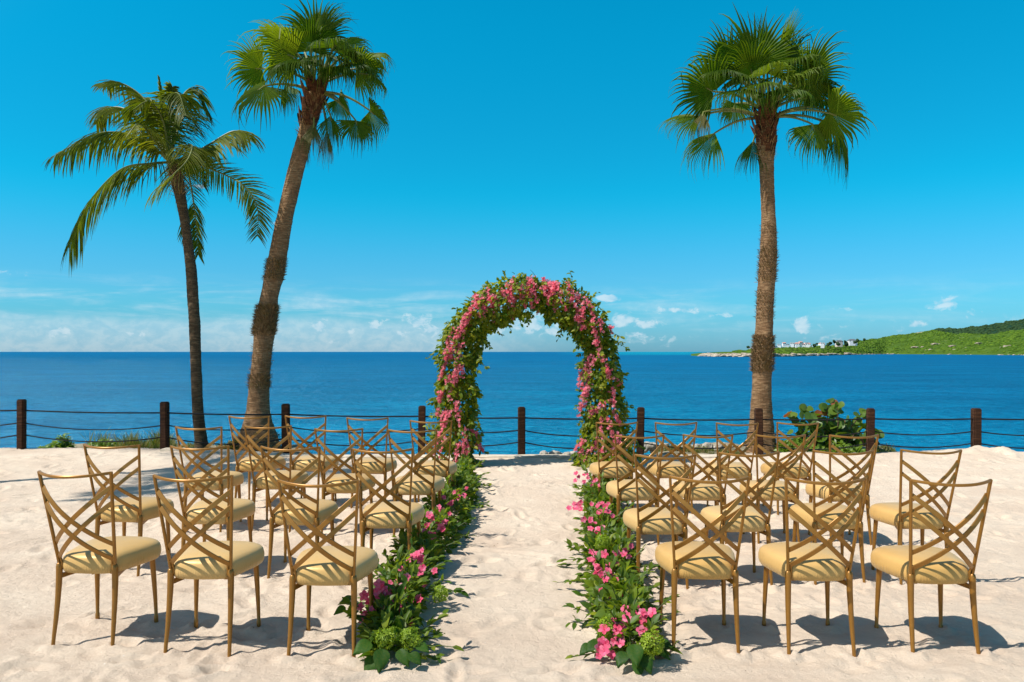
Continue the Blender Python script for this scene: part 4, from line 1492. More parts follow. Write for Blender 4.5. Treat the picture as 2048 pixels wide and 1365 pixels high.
def coco_frond(root, ctrl, leaflen, seed, n=62, grav=0.8, wind=(0, 0, 0), start=0.13, keepside=None, roll=0.0):
    r = random.Random(seed)
    path = bez(ctrl, 41)
    rach = MB()
    rach.tube(path, [0.024 * (1 - 0.85 * i / 40) for i in range(41)], 6)
    mb = MB()
    w = Vector(wind)
    for side in (-1, 1):
        if keepside and side != keepside:
            continue
        for k in range(n):
            u = start + (1 - start) * (k + r.uniform(-.3, .3)) / (n - 1)
            u = min(0.995, max(start, u))
            i = min(39, int(u * 40))
            p = path[i].lerp(path[i + 1], u * 40 - i)
            t = (path[i + 1] - path[i]).normalized()
            sd = t.cross(Vector((0, 0, 1)))
            if sd.length < 0.15:
                sd = Vector((0.3, 1, 0))
            sd.normalize()
            sd = (sd * math.cos(roll) + t.cross(sd) * math.sin(roll)).normalized()
            L = leaflen * (0.45 + 0.75 * math.sin(PI * min(1, (u - start) / (1 - start) * 0.80 + 0.14))) * r.uniform(0.75, 1.12)
            d0 = (sd * side * 0.9 + t * (0.45 + 0.5 * u) + Vector((0, 0, 0.15)) + w * 0.3).normalized()
            g = grav * r.uniform(0.7, 1.25)
            pts = [p]
            d = d0
            for j in range(4):
                d = (d + (Vector((0, 0, -1)) + w * 0.5) * g * 0.42 + Vector((r.uniform(-1, 1), r.uniform(-1, 1), r.uniform(-1, 1))) * 0.07).normalized()
                pts.append(pts[-1] + d * L / 4)
            hw = 0.0145 * r.uniform(0.7, 1.25)
            wd = d0.cross(Vector((0, 0, -1))) if abs(d0.z) < 0.9 else t
            wd = (t * 0.8 + wd.normalized() * 0.4).normalized()
            vs, fs = [], []
            for j, q in enumerate(pts):
                a = hw * (0.7, 1.0, 0.9, 0.6, 0.08)[j]
                vs += [q - wd * a, q + wd * a]
            for j in range(4):
                fs.append((2 * j, 2 * j + 1, 2 * j + 3, 2 * j + 2))
            mb.add(vs, fs)
    o = mb.build('frond', M['coco'], root)
    rach.build('rachis', M['petiole'], o)
    return o


COCO_D = 12.6
CT = [(404, 905, 27), (402, 880, 24), (398, 850, 22), (395, 810, 21), (393, 760, 20), (391, 700, 20), (389, 650, 21), (386, 600, 21), (384, 560, 21), (381, 530, 20), (377, 500, 19), (374, 470, 18),
      (368, 435, 18), (363, 405, 20), (358, 380, 22), (352, 350, 26), (346, 325, 24)]


def coconut_palm(base, path, D, fronds, label, group, seed, offset=Vector((0, 0, 0)), apexpx=(340, 325)):
    root = empty('coconut_palm', base + offset)
    tag(root, label, 'palm tree', group)
    tr, prof = trunk_mesh(path, D, M['bark_dark'], root, base, seg=22, ringh=0.07, amp=0.045)
    ap = at(*apexpx, D) - base
    fibre_ring(root, prof, (ap.z - 0.55, ap.z - 0.05), 240, 0.14, M['fibre'])
    for i, (ctrl, L, kw) in enumerate(fronds):
        pts = [ap] + [along_sight(base + ap + Vector((x, 0, z)), D, y) - base for (x, z, y) in ctrl]
        coco_frond(root, pts, L, seed * 40 + i, **kw)
    return root


CF = [  # control points (x, z, y towards the sea) from the crown, leaflet length
    ([(-0.45, 0.38, -0.1), (-1.12, 0.48, -0.15), (-1.85, 0.13, -0.2)], 0.66, dict(grav=1.0, n=78)),
    ([(-0.30, -0.02, -0.3), (-0.80, -0.12, -0.6), (-1.32, -0.66, -0.8), (-1.64, -1.36, -0.85)], 0.80, dict(grav=1.1, n=84)),
    ([(-0.20, 0.65, 0.2), (-0.42, 1.03, 0.3), (-0.75, 1.27, 0.35), (-1.06, 1.28, 0.4)], 0.46, dict(grav=0.8, wind=(0.35, 0, 0))),
    ([(-0.30, 0.50, 0.4), (-0.72, 0.86, 0.7), (-1.05, 0.86, 0.8), (-1.20, 0.62, 0.85)], 0.45, dict(grav=1.0)),
    ([(-0.05, 0.5, 0.0), (-0.12, 1.0, 0.0), (-0.18, 1.38, 0.0)], 0.10, dict(grav=0.2)),
    ([(0.05, 0.6, 0.3), (0.22, 1.10, 0.45), (0.42, 1.17, 0.5), (0.64, 0.80, 0.55)], 0.50, dict(grav=1.0, wind=(0.15, 0, 0))),
    ([(0.30, 0.10, -0.1), (0.62, 0.28, -0.1), (1.00, 0.50, -0.12), (1.25, 0.48, -0.12)], 0.58, dict(grav=0.9, roll=0.5, n=70)),
    ([(0.30, 0.0, -0.1), (0.70, -0.12, -0.2), (1.20, -0.38, -0.3), (1.42, -0.75, -0.3), (1.42, -1.20, -0.3)], 0.38, dict(grav=0.36, roll=1.0, n=70)),
    ([(0.22, 0.24, -0.3), (0.36, 0.26, -0.6), (0.24, -0.02, -0.95), (-0.25, -0.45, -1.25)], 0.60, dict(grav=0.9)),
    ([(0.25, -0.05, 0.3), (0.36, -0.5, 0.45), (0.42, -1.0, 0.5), (0.46, -1.5, 0.5)], 0.36, dict(grav=0.4, roll=0.0)),
    ([(0.05, 0.0, 0.4), (0.10, -0.35, 0.6), (0.2, -0.8, 0.65), (0.26, -1.2, 0.65)], 0.40, dict(grav=0.6)),
    ([(0.35, 0.0, 0.3), (0.5, -0.1, 0.5), (0.55, -0.4, 0.6)], 0.35, dict(grav=0.9)),
    ([(-0.12, 0.7, -0.3), (-0.35, 0.98, -0.5), (-0.60, 0.86, -0.75)], 0.50, dict(grav=1.0)),
    ([(0.0, 0.75, -0.1), (0.05, 1.08, -0.2), (0.15, 1.10, -0.4), (0.25, 0.8, -0.6)], 0.50, dict(grav=1.0)),
    ([(-0.25, 0.35, -0.4), (-0.5, 0.62, -0.9), (-0.72, 0.40, -1.2)], 0.50, dict(grav=1.0)),
    ([(0.12, 0.5, 0.5), (0.3, 0.8, 0.8), (0.45, 0.5, 1.1)], 0.5, dict(grav=1.0)),
    ([(-0.2, 0.75, 0.5), (-0.35, 1.05, 0.9), (-0.5, 0.9, 1.2)], 0.5, dict(grav=1.0)),
    ([(-0.05, 0.62, 0.05), (0.02, 1.0, 0.1), (0.04, 1.22, 0.1)], 0.28, dict(grav=0.7)),
]
cbase = at(404, 905, COCO_D)
coconut_palm(cbase, CT, COCO_D, CF, 'slender coconut palm with feathery fronds, leftmost palm in the photo', None, 2)
# the palm just outside the picture on the left, whose crown shades the sand behind the second row of chairs
side = coconut_palm(cbase, [(x, y, w * 0.5) for (x, y, w) in CT], COCO_D, CF[2:9] + CF[12:18], 'coconut palm outside the picture whose crown shades the sand', None, 5,
                    offset=Vector((-8.0, 8.5, 0)) - Vector((cbase.x, cbase.y, 0)))
side.location.z = 0.0
side.scale = (1.5, 1.5, 1.5)

# ------------------------------------------------------------------ flower arch
ARCH_D = 10.85
ARCH_C = Vector((0.253, ARCH_D, 0.0))
AS = F / ARCH_D            # pixels per metre at the arch


def arch_line(n=240):
    """centre line of the arch in its own x, z"""
    pts = []
    hw, zs, zt = 1.015, 1.42, 2.37
    L1, L2 = zs, PI / 2 * (hw + (zt - zs)) / 2 * 2
    tot = 2 * L1 + L2
    for i in range(n):
        s = tot * i / (n - 1)
        if s < L1:
            pts.append((-hw - 0.02 * (1 - s / L1), s))
        elif s < L1 + L2:
            a = PI * (1 - (s - L1) / L2)
            pts.append((hw * math.cos(a), zs + (zt - zs) * math.sin(a)))
        else:
            u = (s - L1 - L2) / L1
            pts.append((hw + 0.05 * u, zs * (1 - u)))
    return np.array(pts)


def build_arch():
    root = empty('flower_arch', ARCH_C)
    tag(root, 'tall wedding arch covered in green vines and hanging pink blossom', 'arch')
    line = arch_line()
    tan = np.gradient(line, axis=0)
    tan /= np.linalg.norm(tan, axis=1, keepdims=True)
    nor = np.stack([-tan[:, 1], tan[:, 0]], 1)           # points outwards (left leg: -x)
    n_l = len(line)
    # carrying frame: two hoops with rungs
    fr = MB()
    for dy in (-0.16, 0.16):
        fr.tube([(p[0], dy, p[1]) for p in line[::4]], 0.018, 8)
    for i in range(6, n_l, 18):
        fr.tube([(line[i, 0], -0.16, line[i, 1]), (line[i, 0], 0.16, line[i, 1])], 0.012, 6)
    fr.build('frame', M['bronze'], root)
    r = np.random.default_rng(21)

    def radius(i):
        z = line[i, 1]
        leg = 0.262 + 0.10 * np.clip(0.9 - z, 0, 1) ** 1.0
        return np.where(z > 1.5, 0.243, leg)
    # vine leaves
    n = 16500
    i = r.integers(0, n_l, n)
    R0 = radius(i) * (1 + 0.26 * fbm(i / 9.0, np.where(line[i, 0] > 0, 3.0, 0.0), 14, 2))
    a = r.uniform(0, 2 * PI, n)
    rho = R0 * np.sqrt(r.uniform(0.42, 1.12, n))
    out = np.stack([nor[i, 0] * np.cos(a), np.sin(a) * -1.0, nor[i, 1] * np.cos(a)], 1)
    P = np.stack([line[i, 0], np.zeros(n), line[i, 1]], 1) + out * rho[:, None]
    # clumps: leaves pull towards vine strands so that hollows open between them
    P += 0.035 * np.stack([vnoise(P[:, 2] * 9, P[:, 1] * 9, 3), vnoise(P[:, 0] * 9, P[:, 2] * 9, 4), vnoise(P[:, 0] * 9, P[:, 1] * 9, 5)], 1)
    keep = fbm(P[:, 0] * 7 + P[:, 1] * 5, P[:, 2] * 6, 8, 2) > -0.55
    P, out = P[keep], out[keep]
    n = len(P)
    P[:, 2] = np.maximum(P[:, 2], 0.03)
    d = out * 0.55 + np.stack([r.normal(0, .45, n), r.normal(0, .45, n), r.normal(-0.55, .4, n)], 1)
    nr = out * 0.8 + np.stack([r.normal(0, .45, n), r.normal(0, .45, n) - 0.1, r.normal(0.45, .4, n)], 1)
    S = r.uniform(0.045, 0.092, n)
    S3 = np.stack([S * r.uniform(0.95, 1.5, n), S, S], 1)
    # straggling tendrils that break the outline
    TP, TD, TN, TS = [], [], [], []
    tw = MB()
    rr = random.Random(9)
    for k in range(150):
        ii = rr.randrange(4, n_l - 4)
        aa = rr.uniform(0, 2 * PI)
        o = Vector((nor[ii, 0] * math.cos(aa), -math.sin(aa), nor[ii, 1] * math.cos(aa)))
        p = Vector((line[ii, 0], 0, line[ii, 1])) + o * float(radius(ii)) * 0.9
        L = rr.uniform(0.10, 0.30)
        v = (o + Vector((rr.uniform(-.3, .3), rr.uniform(-.3, .3), rr.uniform(-.4, .6)))).normalized()
        pts = [p]
        for j in range(4):
            v = (v + Vector((rr.uniform(-.2, .2), rr.uniform(-.2, .2), -0.22))).normalized()
            pts.append(pts[-1] + v * L / 4)
        tw.tube(pts, [0.004, 0.0035, 0.003, 0.0025, 0.002], 4)
        for j in range(rr.randint(6, 12)):
            u = rr.uniform(0.2, 1.0) * 4
            q = min(3, int(u))
            pp = pts[q].lerp(pts[q + 1], u - q)
            TP.append(pp)
            TD.append(v * 0.6 + Vector((rr.uniform(-1, 1), rr.uniform(-1, 1), rr.uniform(-.8, .6))))
            TN.append(Vector((rr.uniform(-.6, .6), -0.5, rr.uniform(0.2, 1))))
            TS.append(rr.uniform(0.04, 0.075))
    tw.build('tendril', M['stem'], root)['kind'] = 'stuff'
    P = np.concatenate([P, np.array(TP)])
    R = np.concatenate([frames(d, nr), frames(np.array(TD), np.array(TN))])
    TS = np.array(TS)
    S3 = np.concatenate([S3, np.stack([TS * 1.2, TS, TS], 1)])
    o = link('foliage', scatter_mesh('foliage', LEAF_V, LEAF_Q, LEAF_T, P, R, S3, M['arch_leaf']), root)
    o['kind'] = 'stuff'
    # hanging sprays of pink blossom: (start px, end px, strength)
    sprays = []
    hand = [(968, 600, 930, 640), (950, 622, 912, 672), (940, 640, 905, 700), (930, 660, 893, 720), (925, 680, 885, 745), (915, 700, 880, 760), (927, 690, 907, 770), (922, 735, 900, 800),
            (905, 750, 882, 800), (885, 780, 878, 830), (895, 815, 885, 848), (925, 730, 930, 760), (916, 800, 922, 850), (900, 830, 875, 880), (890, 850, 872, 905), (895, 870, 880, 925),
            (935, 850, 925, 925), (920, 880, 915, 930), (945, 860, 965, 900), (940, 880, 935, 905), (905, 820, 890, 850), (955, 890, 968, 905), (930, 650, 948, 615),
            (1180, 640, 1190, 690), (1186, 680, 1195, 712), (1180, 710, 1165, 760), (1185, 720, 1160, 780), (1165, 740, 1155, 775), (1175, 770, 1158, 820), (1200, 715, 1215, 750), (1208, 740, 1212, 760),
            (1215, 755, 1238, 770), (1170, 800, 1158, 830), (1210, 800, 1180, 830), (1185, 815, 1175, 835), (1220, 780, 1222, 830), (1210, 830, 1218, 870), (1195, 830, 1198, 880),
            (1225, 830, 1235, 850), (1170, 880, 1150, 900), (1182, 890, 1165, 925), (1190, 870, 1185, 900), (1225, 860, 1220, 915), (1200, 890, 1195, 930), (1165, 885, 1158, 925), (1160, 620, 1165, 660),
            (1195, 640, 1200, 668), (1148, 632, 1160, 660), (1217, 655, 1222, 672), (1170, 600, 1185, 640), (1230, 865, 1236, 900), (1178, 745, 1166, 790), (910, 660, 895, 690), (900, 690, 890, 720)]
    for h in hand:
        sprays.append((h, rr.uniform(0.7, 1.15)))
    for k in range(42):
        x0 = rr.uniform(945, 1178)
        u = (x0 - 1062) / 120.0
        y0 = 558 + 40 * u * u + rr.uniform(-4, 26)
        sprays.append(((x0, y0, x0 + rr.uniform(-14, 22), y0 + rr.uniform(22, 58)), rr.uniform(0.8, 1.3)))
    fl_v, fl_q, fl_t = floret_shape()
    for k, ((x0, y0, x1, y1), w) in enumerate(sprays):
        def loc(px, py, dy):
            return Vector(((px - CX) / AS - ARCH_C.x, dy, CAM_H - (py - HY) / AS))
        ym = -0.20 - 0.06 * rr.random()
        A, B = loc(x0, y0, ym), loc(x1, y1, ym - 0.05)
        # follow the rounded front of the foliage
        for q in (A, B):
            j = int(np.argmin((line[:, 0] - q.x) ** 2 + (line[:, 1] - q.z) ** 2))
            dist = math.hypot(line[j, 0] - q.x, line[j, 1] - q.z)
            rad = float(radius(j)) * 1.05
            q.y = -math.sqrt(max(0.004, rad * rad - dist * dist)) - 0.02
        L = (B - A).length
        m = int(L * 110 * w) + 5
        Pn, Dn = [], []
        for q in range(m):
            u = rr.random()
            p = A.lerp(B, u) + Vector((0, 0, 0.03 * math.sin(PI * u)))
            wd = 0.019 * (1.15 - 0.5 * u)
            p += Vector((rr.gauss(0, wd), rr.gauss(0, wd * 0.6) - 0.008, rr.gauss(0, wd)))
            Pn.append(p)
            Dn.append((rr.uniform(-1.1, .4), -0.8, rr.uniform(-.2, 1.2)))
        Pn = np.array(Pn)
        c = Pn.mean(0)
        me = scatter_mesh('flower_spray', fl_v, fl_q, fl_t, Pn - c, frames(np.array(Dn), np.array([(rr.uniform(-1, 1), 0.1, rr.uniform(-1, 1)) for _ in range(m)])),
                          np.array([rr.uniform(0.016, 0.028) for _ in range(m)]), M['pink'])
        link('flower_spray', me, root, tuple(c))


def floret_shape(n=5):
    """small open blossom looking along +y"""
    vs, q = [(0, -0.25, 0)], []
    for k in range(n):
        a = 2 * PI * k / n
        b = len(vs)
        for (rad, off, y) in ((0.6, -0.48, 0.12), (1.05, 0.0, 0.28), (0.6, 0.48, 0.12)):
            vs.append((rad * math.cos(a + off), y, rad * math.sin(a + off)))
        q.append((0, b, b + 1, b + 2))
    return np.array(vs), np.array(q), None


build_arch()

# ------------------------------------------------------------------ flower garlands along the aisle
FLOWER_PETALS = 5


def orchid_mesh(seed):
    r = random.Random(seed)
    mb = MB()
    for k in range(5):
        a = 2 * PI * k / 5 + r.uniform(-.15, .15)
        L, W = r.uniform(0.9, 1.1), r.uniform(0.36, 0.5)
        c, s = math.cos(a), math.sin(a)
        vs = []
        for (t, w, y) in ((0.05, 0.12, 0.0), (0.4, W, 0.16), (0.75, W * 0.9, 0.26), (1.0, 0.16, 0.20)):
            for sd in (-1, 0, 1):
                x, z = t * L, sd * w
                vs.append((x * c - z * s, y + (0.10 if sd else 0.0) + r.uniform(-.03, .03), x * s + z * c))
        fs = []
        for i in range(3):
            for j in range(2):
                b = i * 3 + j
                fs.append((b, b + 1, b + 4, b + 3))
        mb.add(vs, fs)
    mb.add([(0.16 * math.cos(a), 0.0 if i % 2 else 0.26, 0.16 * math.sin(a)) for i, a in enumerate(np.linspace(0, 2 * PI, 7)[:-1])], [(0, 1, 2), (2, 3, 4), (4, 5, 0), (0, 2, 4)])
    return mb.mesh('flower', M['hot_pink'])


ORCHIDS = [orchid_mesh(k) for k in range(4)]
GLEAF = [leaf_mesh('leaf', M['garland_leaf'], w, dr) for (w, dr) in ((1.0, 1.0), (0.8, 2.0), (1.25, 0.6), (0.65, 1.6))]


def veined_leaf():
    """broad pointed leaf with a sunken midrib, raised panels between the side veins and a toothed edge"""
    mb = MB()
    nu, nv = 14, 9
    vs = []
    for i in range(nu + 1):
        u = i / nu
        w = 0.40 * math.sin(PI * min(1.0, u ** 0.72)) ** 0.85 * (1.0 - 0.25 * u) + 0.004
        w *= 1.0 + 0.05 * (i % 2)
        for j in range(nv):
            t = (j - (nv - 1) / 2) / ((nv - 1) / 2)
            z = 0.16 * abs(t) * w + 0.020 * math.sin(u * 34 - abs(t) * 9.0) * (1 - abs(t) * 0.4) * abs(t) ** 0.3 - 0.26 * u * u - 0.10 * t * t * u
            vs.append((t * w, u - abs(t) * 0.05, z))
    fs = [(i * nv + j, i * nv + j + 1, (i + 1) * nv + j + 1, (i + 1) * nv + j) for i in range(nu) for j in range(nv - 1)]
    mb.add(vs, fs)
    return mb.mesh('broad_leaf', M['broad_leaf'])


BROAD = veined_leaf()


def gpt(px, py, h):
    """point at height h above the sand seen at a photo pixel"""
    D = F * (CAM_H - h) / (py - HY)
    return Vector(((px - CX) / F * D, D, h))


def build_garland(name, label, path, flowers, balls, broads, seed):
    """path: list of (x, y, half width, height)"""
    base = Vector((path[0][0], path[0][1], 0))
    root = empty(name, base)
    tag(root, label, 'garland', 'flower garlands along the aisle')
    r = np.random.default_rng(seed)
    rr = random.Random(seed)
    pa = np.array(path) * np.array([1, 1, 0.56, 0.64])
    seglen = np.concatenate([[0], np.cumsum(np.hypot(np.diff(pa[:, 0]), np.diff(pa[:, 1])))])
    Lt = seglen[-1]
    n = 4600
    s = Lt * r.random(n) ** 1.12
    def on(s, col):
        return np.interp(s, seglen, pa[:, col])
    tang = np.stack([np.gradient(pa[:, 0], seglen), np.gradient(pa[:, 1], seglen)], 1)
    tx, ty = np.interp(s, seglen, tang[:, 0]), np.interp(s, seglen, tang[:, 1])
    nx, ny = ty, -tx
    clump = 1 + 0.30 * fbm(s * 2.6, np.full(n, seed * 1.0), 3, 3)
    a = r.uniform(0, PI, n)
    rho = np.sqrt(r.uniform(0.35, 1.08, n))
    lat = np.cos(a) * rho * on(s, 2) * clump
    hz = np.sin(a) * rho * on(s, 3) * clump * (1 + 0.15 * fbm(s * 5, lat * 8, 5, 2))
    P = np.stack([on(s, 0) + nx * lat, on(s, 1) + ny * lat, hz + 0.015], 1)
    out = np.stack([nx * np.cos(a) * 0.9, ny * np.cos(a) * 0.9, np.sin(a)], 1)
    d = out * 0.55 + np.stack([r.normal(0, .6, n), r.normal(0, .6, n), r.normal(0.0, .45, n)], 1)
    nr = out * 0.6 + np.stack([r.normal(0, .4, n) - 0.15, r.normal(0, .4, n) - 0.15, r.normal(0.6, .35, n)], 1)
    S = r.uniform(0.038, 0.090, n)
    gz = np.array([ground(x, y) for x, y in zip(P[:, 0], P[:, 1])])
    P[:, 2] += np.clip(gz, -0.08, 0.08)
    # the leaves that show largest are parts, the rest one mass
    vis = S / (P[:, 1]) * (0.4 + 0.6 * (rho > 0.85)) * (0.6 + 0.4 * (out[:, 1] < 0.25))
    order = np.argsort(-vis)
    big, rest = order[:288], order[288:]
    Rr = frames(d, nr)
    b0 = np.array(base)
    for j in big:
        o = link('leaf', GLEAF[rr.randrange(4)], root)
        place(o, P[j] - b0, d[j], nr[j], float(S[j]) * 1.12)
    S3 = np.stack([S[rest] * r.uniform(0.8, 1.35, len(rest)), S[rest], S[rest]], 1)
    o = link('foliage', scatter_mesh('foliage', LEAF_V, LEAF_Q, LEAF_T, P[rest] - b0, Rr[rest], S3, M['garland_leaf']), root)
    o['kind'] = 'stuff'
    # trailing stems with leaves
    st = MB()
    TP, TD, TN = [], [], []
    for k in range(90):
        ss = Lt * rr.random() ** 1.3
        aa = rr.uniform(0.1, PI - 0.1)
        x, y = float(on(ss, 0)), float(on(ss, 1))
        w, h = float(on(ss, 2)), float(on(ss, 3))
        tx_, ty_ = float(np.interp(ss, seglen, tang[:, 0])), float(np.interp(ss, seglen, tang[:, 1]))
        o_ = Vector((ty_ * math.cos(aa), -tx_ * math.cos(aa), math.sin(aa)))
        p = Vector((x + ty_ * math.cos(aa) * w * 0.6, y - tx_ * math.cos(aa) * w * 0.6, math.sin(aa) * h * 0.6)) - base
        v = (o_ + Vector((rr.uniform(-.5, .5), rr.uniform(-.5, .5), rr.uniform(0, .3)))).normalized()
        L = rr.uniform(0.14, 0.30)
        pts = [p]
        for j in range(4):
            v = (v + Vector((rr.uniform(-.15, .15), rr.uniform(-.15, .15), -0.12))).normalized()
            pts.append(pts[-1] + v * L / 4)
        for q in pts:
            q.z = max(q.z, 0.02)
        st.tube(pts, [0.0035, 0.003, 0.003, 0.0025, 0.002], 4)
        for j in range(9):
            u = rr.uniform(0.3, 1.0) * 4
            q = min(3, int(u))
            TP.append(pts[q].lerp(pts[q + 1], u - q))
            TD.append(v + Vector((rr.uniform(-1, 1), rr.uniform(-1, 1), rr.uniform(-.3, .6))) * 0.9)
            TN.append(Vector((rr.uniform(-.5, .3), rr.uniform(-.6, .2), 1)))
    st.build('stem', M['stem'], root)['kind'] = 'stuff'
    m = len(TP)
    o = link('trailing_foliage', scatter_mesh('trailing_foliage', LEAF_V, LEAF_Q, LEAF_T, np.array(TP), frames(np.array(TD), np.array(TN)), r.uniform(0.035, 0.075, m), M['garland_leaf']), root)
    o['kind'] = 'stuff'
    for (px, py, h, k, spread, size) in flowers:
        c = gpt(px, py, h * 0.9) - base + Vector((0, -0.03, 0.02))
        for j in range(int(k * 1.5)):
            p = c + Vector((rr.gauss(0, spread * 1.25), rr.gauss(0, spread * 0.5) - 0.02, rr.gauss(0, spread * 0.9)))
            p.z = max(p.z, 0.04)
            o = link('flower', ORCHIDS[rr.randrange(4)], root)
            place(o, p, Vector((rr.uniform(-.9, .4), -1, rr.uniform(0.1, 1.3))), Vector((rr.uniform(-1, 1), 0.2, rr.uniform(-1, 1))), size * rr.uniform(0.55, 0.95) * (0.8 if size > 0.037 else 1.0))
    fv, fq, ft = floret_shape(4)
    for (px, py, h, rad) in balls:
        c = gpt(px, py, h) - base
        k = 120
        g = np.arange(k) + 0.5
        ph, th = np.arccos(1 - 2 * g / k), PI * (1 + 5 ** 0.5) * g
        D_ = np.stack([np.cos(th) * np.sin(ph), np.sin(th) * np.sin(ph), np.cos(ph)], 1)
        lump = 1 + 0.30 * fbm(D_[:, 0] * 2.2 + px, D_[:, 2] * 2.2 + D_[:, 1], 2, 2) + r.normal(0, 0.05, k)
        me = scatter_mesh('flower_head', fv, fq, ft, D_ * lump[:, None] * rad, frames(D_ + r.normal(0, .25, (k, 3)), r.normal(0, 1, (k, 3))), rad * 0.30 * r.uniform(0.6, 1.35, k), M['green_floret'])
        o = link('flower_head', me, root, tuple(c))
        o['label'] = 'round lime green blossom head'
    for (px, py, h, size, dx, dz) in broads:
        c = gpt(px, py, h) - base
        o = link('broad_leaf', BROAD, root)
        place(o, c, Vector((dx, -0.7, dz)), Vector((rr.uniform(-.3, .3), -0.45, 1)), size * 0.66)


LG = [(-0.63, 3.98, 0.17, 0.20), (-0.66, 4.25, 0.24, 0.30), (-0.70, 4.7, 0.25, 0.33), (-0.70, 5.3, 0.25, 0.31), (-0.69, 5.9, 0.25, 0.30), (-0.63, 6.7, 0.25, 0.31), (-0.58, 7.6, 0.25, 0.32),
      (-0.55, 8.4, 0.24, 0.32), (-0.57, 9.2, 0.24, 0.34), (-0.62, 9.9, 0.26, 0.36)]
build_garland('flower_garland', 'leafy garland with pink flowers along the left edge of the sandy aisle', LG,
              [(869, 1050, 0.25, 6, 0.035, 0.035), (862, 1075, 0.2, 4, 0.03, 0.032), (893, 1028, 0.26, 4, 0.03, 0.030), (855, 1158, 0.18, 4, 0.035, 0.032), (794, 1156, 0.26, 3, 0.03, 0.032),
               (798, 1180, 0.22, 4, 0.03, 0.034), (828, 1198, 0.16, 3, 0.03, 0.03), (792, 1206, 0.17, 4, 0.03, 0.04), (800, 1228, 0.14, 4, 0.025, 0.046), (804, 1246, 0.10, 4, 0.025, 0.046),
               (727, 1230, 0.13, 4, 0.03, 0.038), (748, 1186, 0.20, 4, 0.03, 0.04), (768, 1178, 0.22, 2, 0.02, 0.036), (824, 1115, 0.26, 3, 0.035, 0.03), (840, 1118, 0.25, 2, 0.02, 0.03),
               (913, 994, 0.27, 4, 0.03, 0.028), (900, 1008, 0.27, 3, 0.03, 0.028), (925, 985, 0.25, 3, 0.04, 0.025), (762, 1200, 0.20, 3, 0.03, 0.036)],
              [(880, 1190, 0.11, 0.045), (771, 1276, 0.12, 0.052), (819, 1278, 0.11, 0.050), (787, 1266, 0.13, 0.030)],
              [(740, 1285, 0.12, 0.16, -0.6, -0.1), (765, 1300, 0.09, 0.17, 0.0, -0.5), (800, 1300, 0.07, 0.15, 0.5, -0.4), (750, 1315, 0.05, 0.15, -0.4, -0.5), (820, 1308, 0.06, 0.13, 0.8, -0.2),
               (705, 1195, 0.17, 0.12, -0.9, 0.1), (690, 1215, 0.13, 0.11, -0.9, -0.2), (835, 1290, 0.09, 0.12, 0.9, 0.0)], 31)
RG = [(0.640, 3.98, 0.16, 0.18), (0.625, 4.25, 0.22, 0.27), (0.640, 4.7, 0.24, 0.32), (0.670, 5.2, 0.24, 0.33), (0.740, 5.9, 0.24, 0.33), (0.800, 6.6, 0.25, 0.33), (0.880, 7.4, 0.25, 0.33), (0.960, 8.2, 0.25, 0.34), (1.020, 9.0, 0.24, 0.32)]
build_garland('flower_garland', 'leafy garland with pink flowers along the right edge of the sandy aisle', RG,
              [(1170, 966, 0.30, 8, 0.05, 0.030), (1162, 1026, 0.25, 6, 0.05, 0.030), (1206, 1018, 0.30, 6, 0.04, 0.030), (1176, 1040, 0.24, 5, 0.04, 0.030), (1188, 1071, 0.24, 7, 0.035, 0.034),
               (1187, 1119, 0.22, 4, 0.035, 0.034), (1217, 1125, 0.24, 4, 0.03, 0.034), (1212, 1143, 0.22, 3, 0.03, 0.034), (1219, 1159, 0.20, 4, 0.025, 0.036), (1226, 1178, 0.18, 6, 0.03, 0.042), (1222, 1192, 0.15, 4, 0.025, 0.042),
               (1249, 1102, 0.28, 3, 0.025, 0.032), (1253, 1246, 0.17, 6, 0.035, 0.042), (1232, 1262, 0.14, 4, 0.03, 0.040), (1211, 1296, 0.07, 4, 0.03, 0.042), (1220, 1284, 0.08, 3, 0.025, 0.04), (1293, 1267, 0.14, 3, 0.015, 0.032),
               (1276, 1239, 0.19, 4, 0.03, 0.036), (1150, 1006, 0.18, 3, 0.03, 0.028), (1252, 1218, 0.20, 2, 0.02, 0.03)],
              [(1215, 1255, 0.14, 0.046), (1299, 1286, 0.12, 0.056), (1205, 1085, 0.28, 0.05)],
              [(1268, 1290, 0.12, 0.17, 0.0, -0.4), (1285, 1310, 0.07, 0.15, 0.3, -0.5), (1250, 1305, 0.07, 0.14, -0.5, -0.3), (1195, 1285, 0.09, 0.13, -0.9, -0.2), (1180, 1290, 0.07, 0.12, -0.9, -0.3), (1315, 1300, 0.06, 0.12, 0.9, -0.2),
               (1275, 1322, 0.04, 0.13, 0.0, -0.5), (1320, 1285, 0.08, 0.11, 0.9, 0.1)], 47)

# ------------------------------------------------------------------ chairs
CH_TOP = 0.93


def stile_at(f, side):
    """point on the back upright: f 0 at the top corner, 1 at the seat"""
    t = 1 - f
    z = 0.425 + (CH_TOP - 0.425) * t
    x = 0.162 + 0.042 * t
    y = 0.038 - 0.095 * t
    return Vector((side * x, y, z))


def back_curve(A, B, bow, n=19, lift=0.0):
    pts = []
    for i in range(n):
        u = i / (n - 1)
        p = A.lerp(B, u)
        p.y -= bow * (1 - (2 * u - 1) ** 2)
        p.z += lift * (1 - (2 * u - 1) ** 2)
        pts.append(p)
    return pts


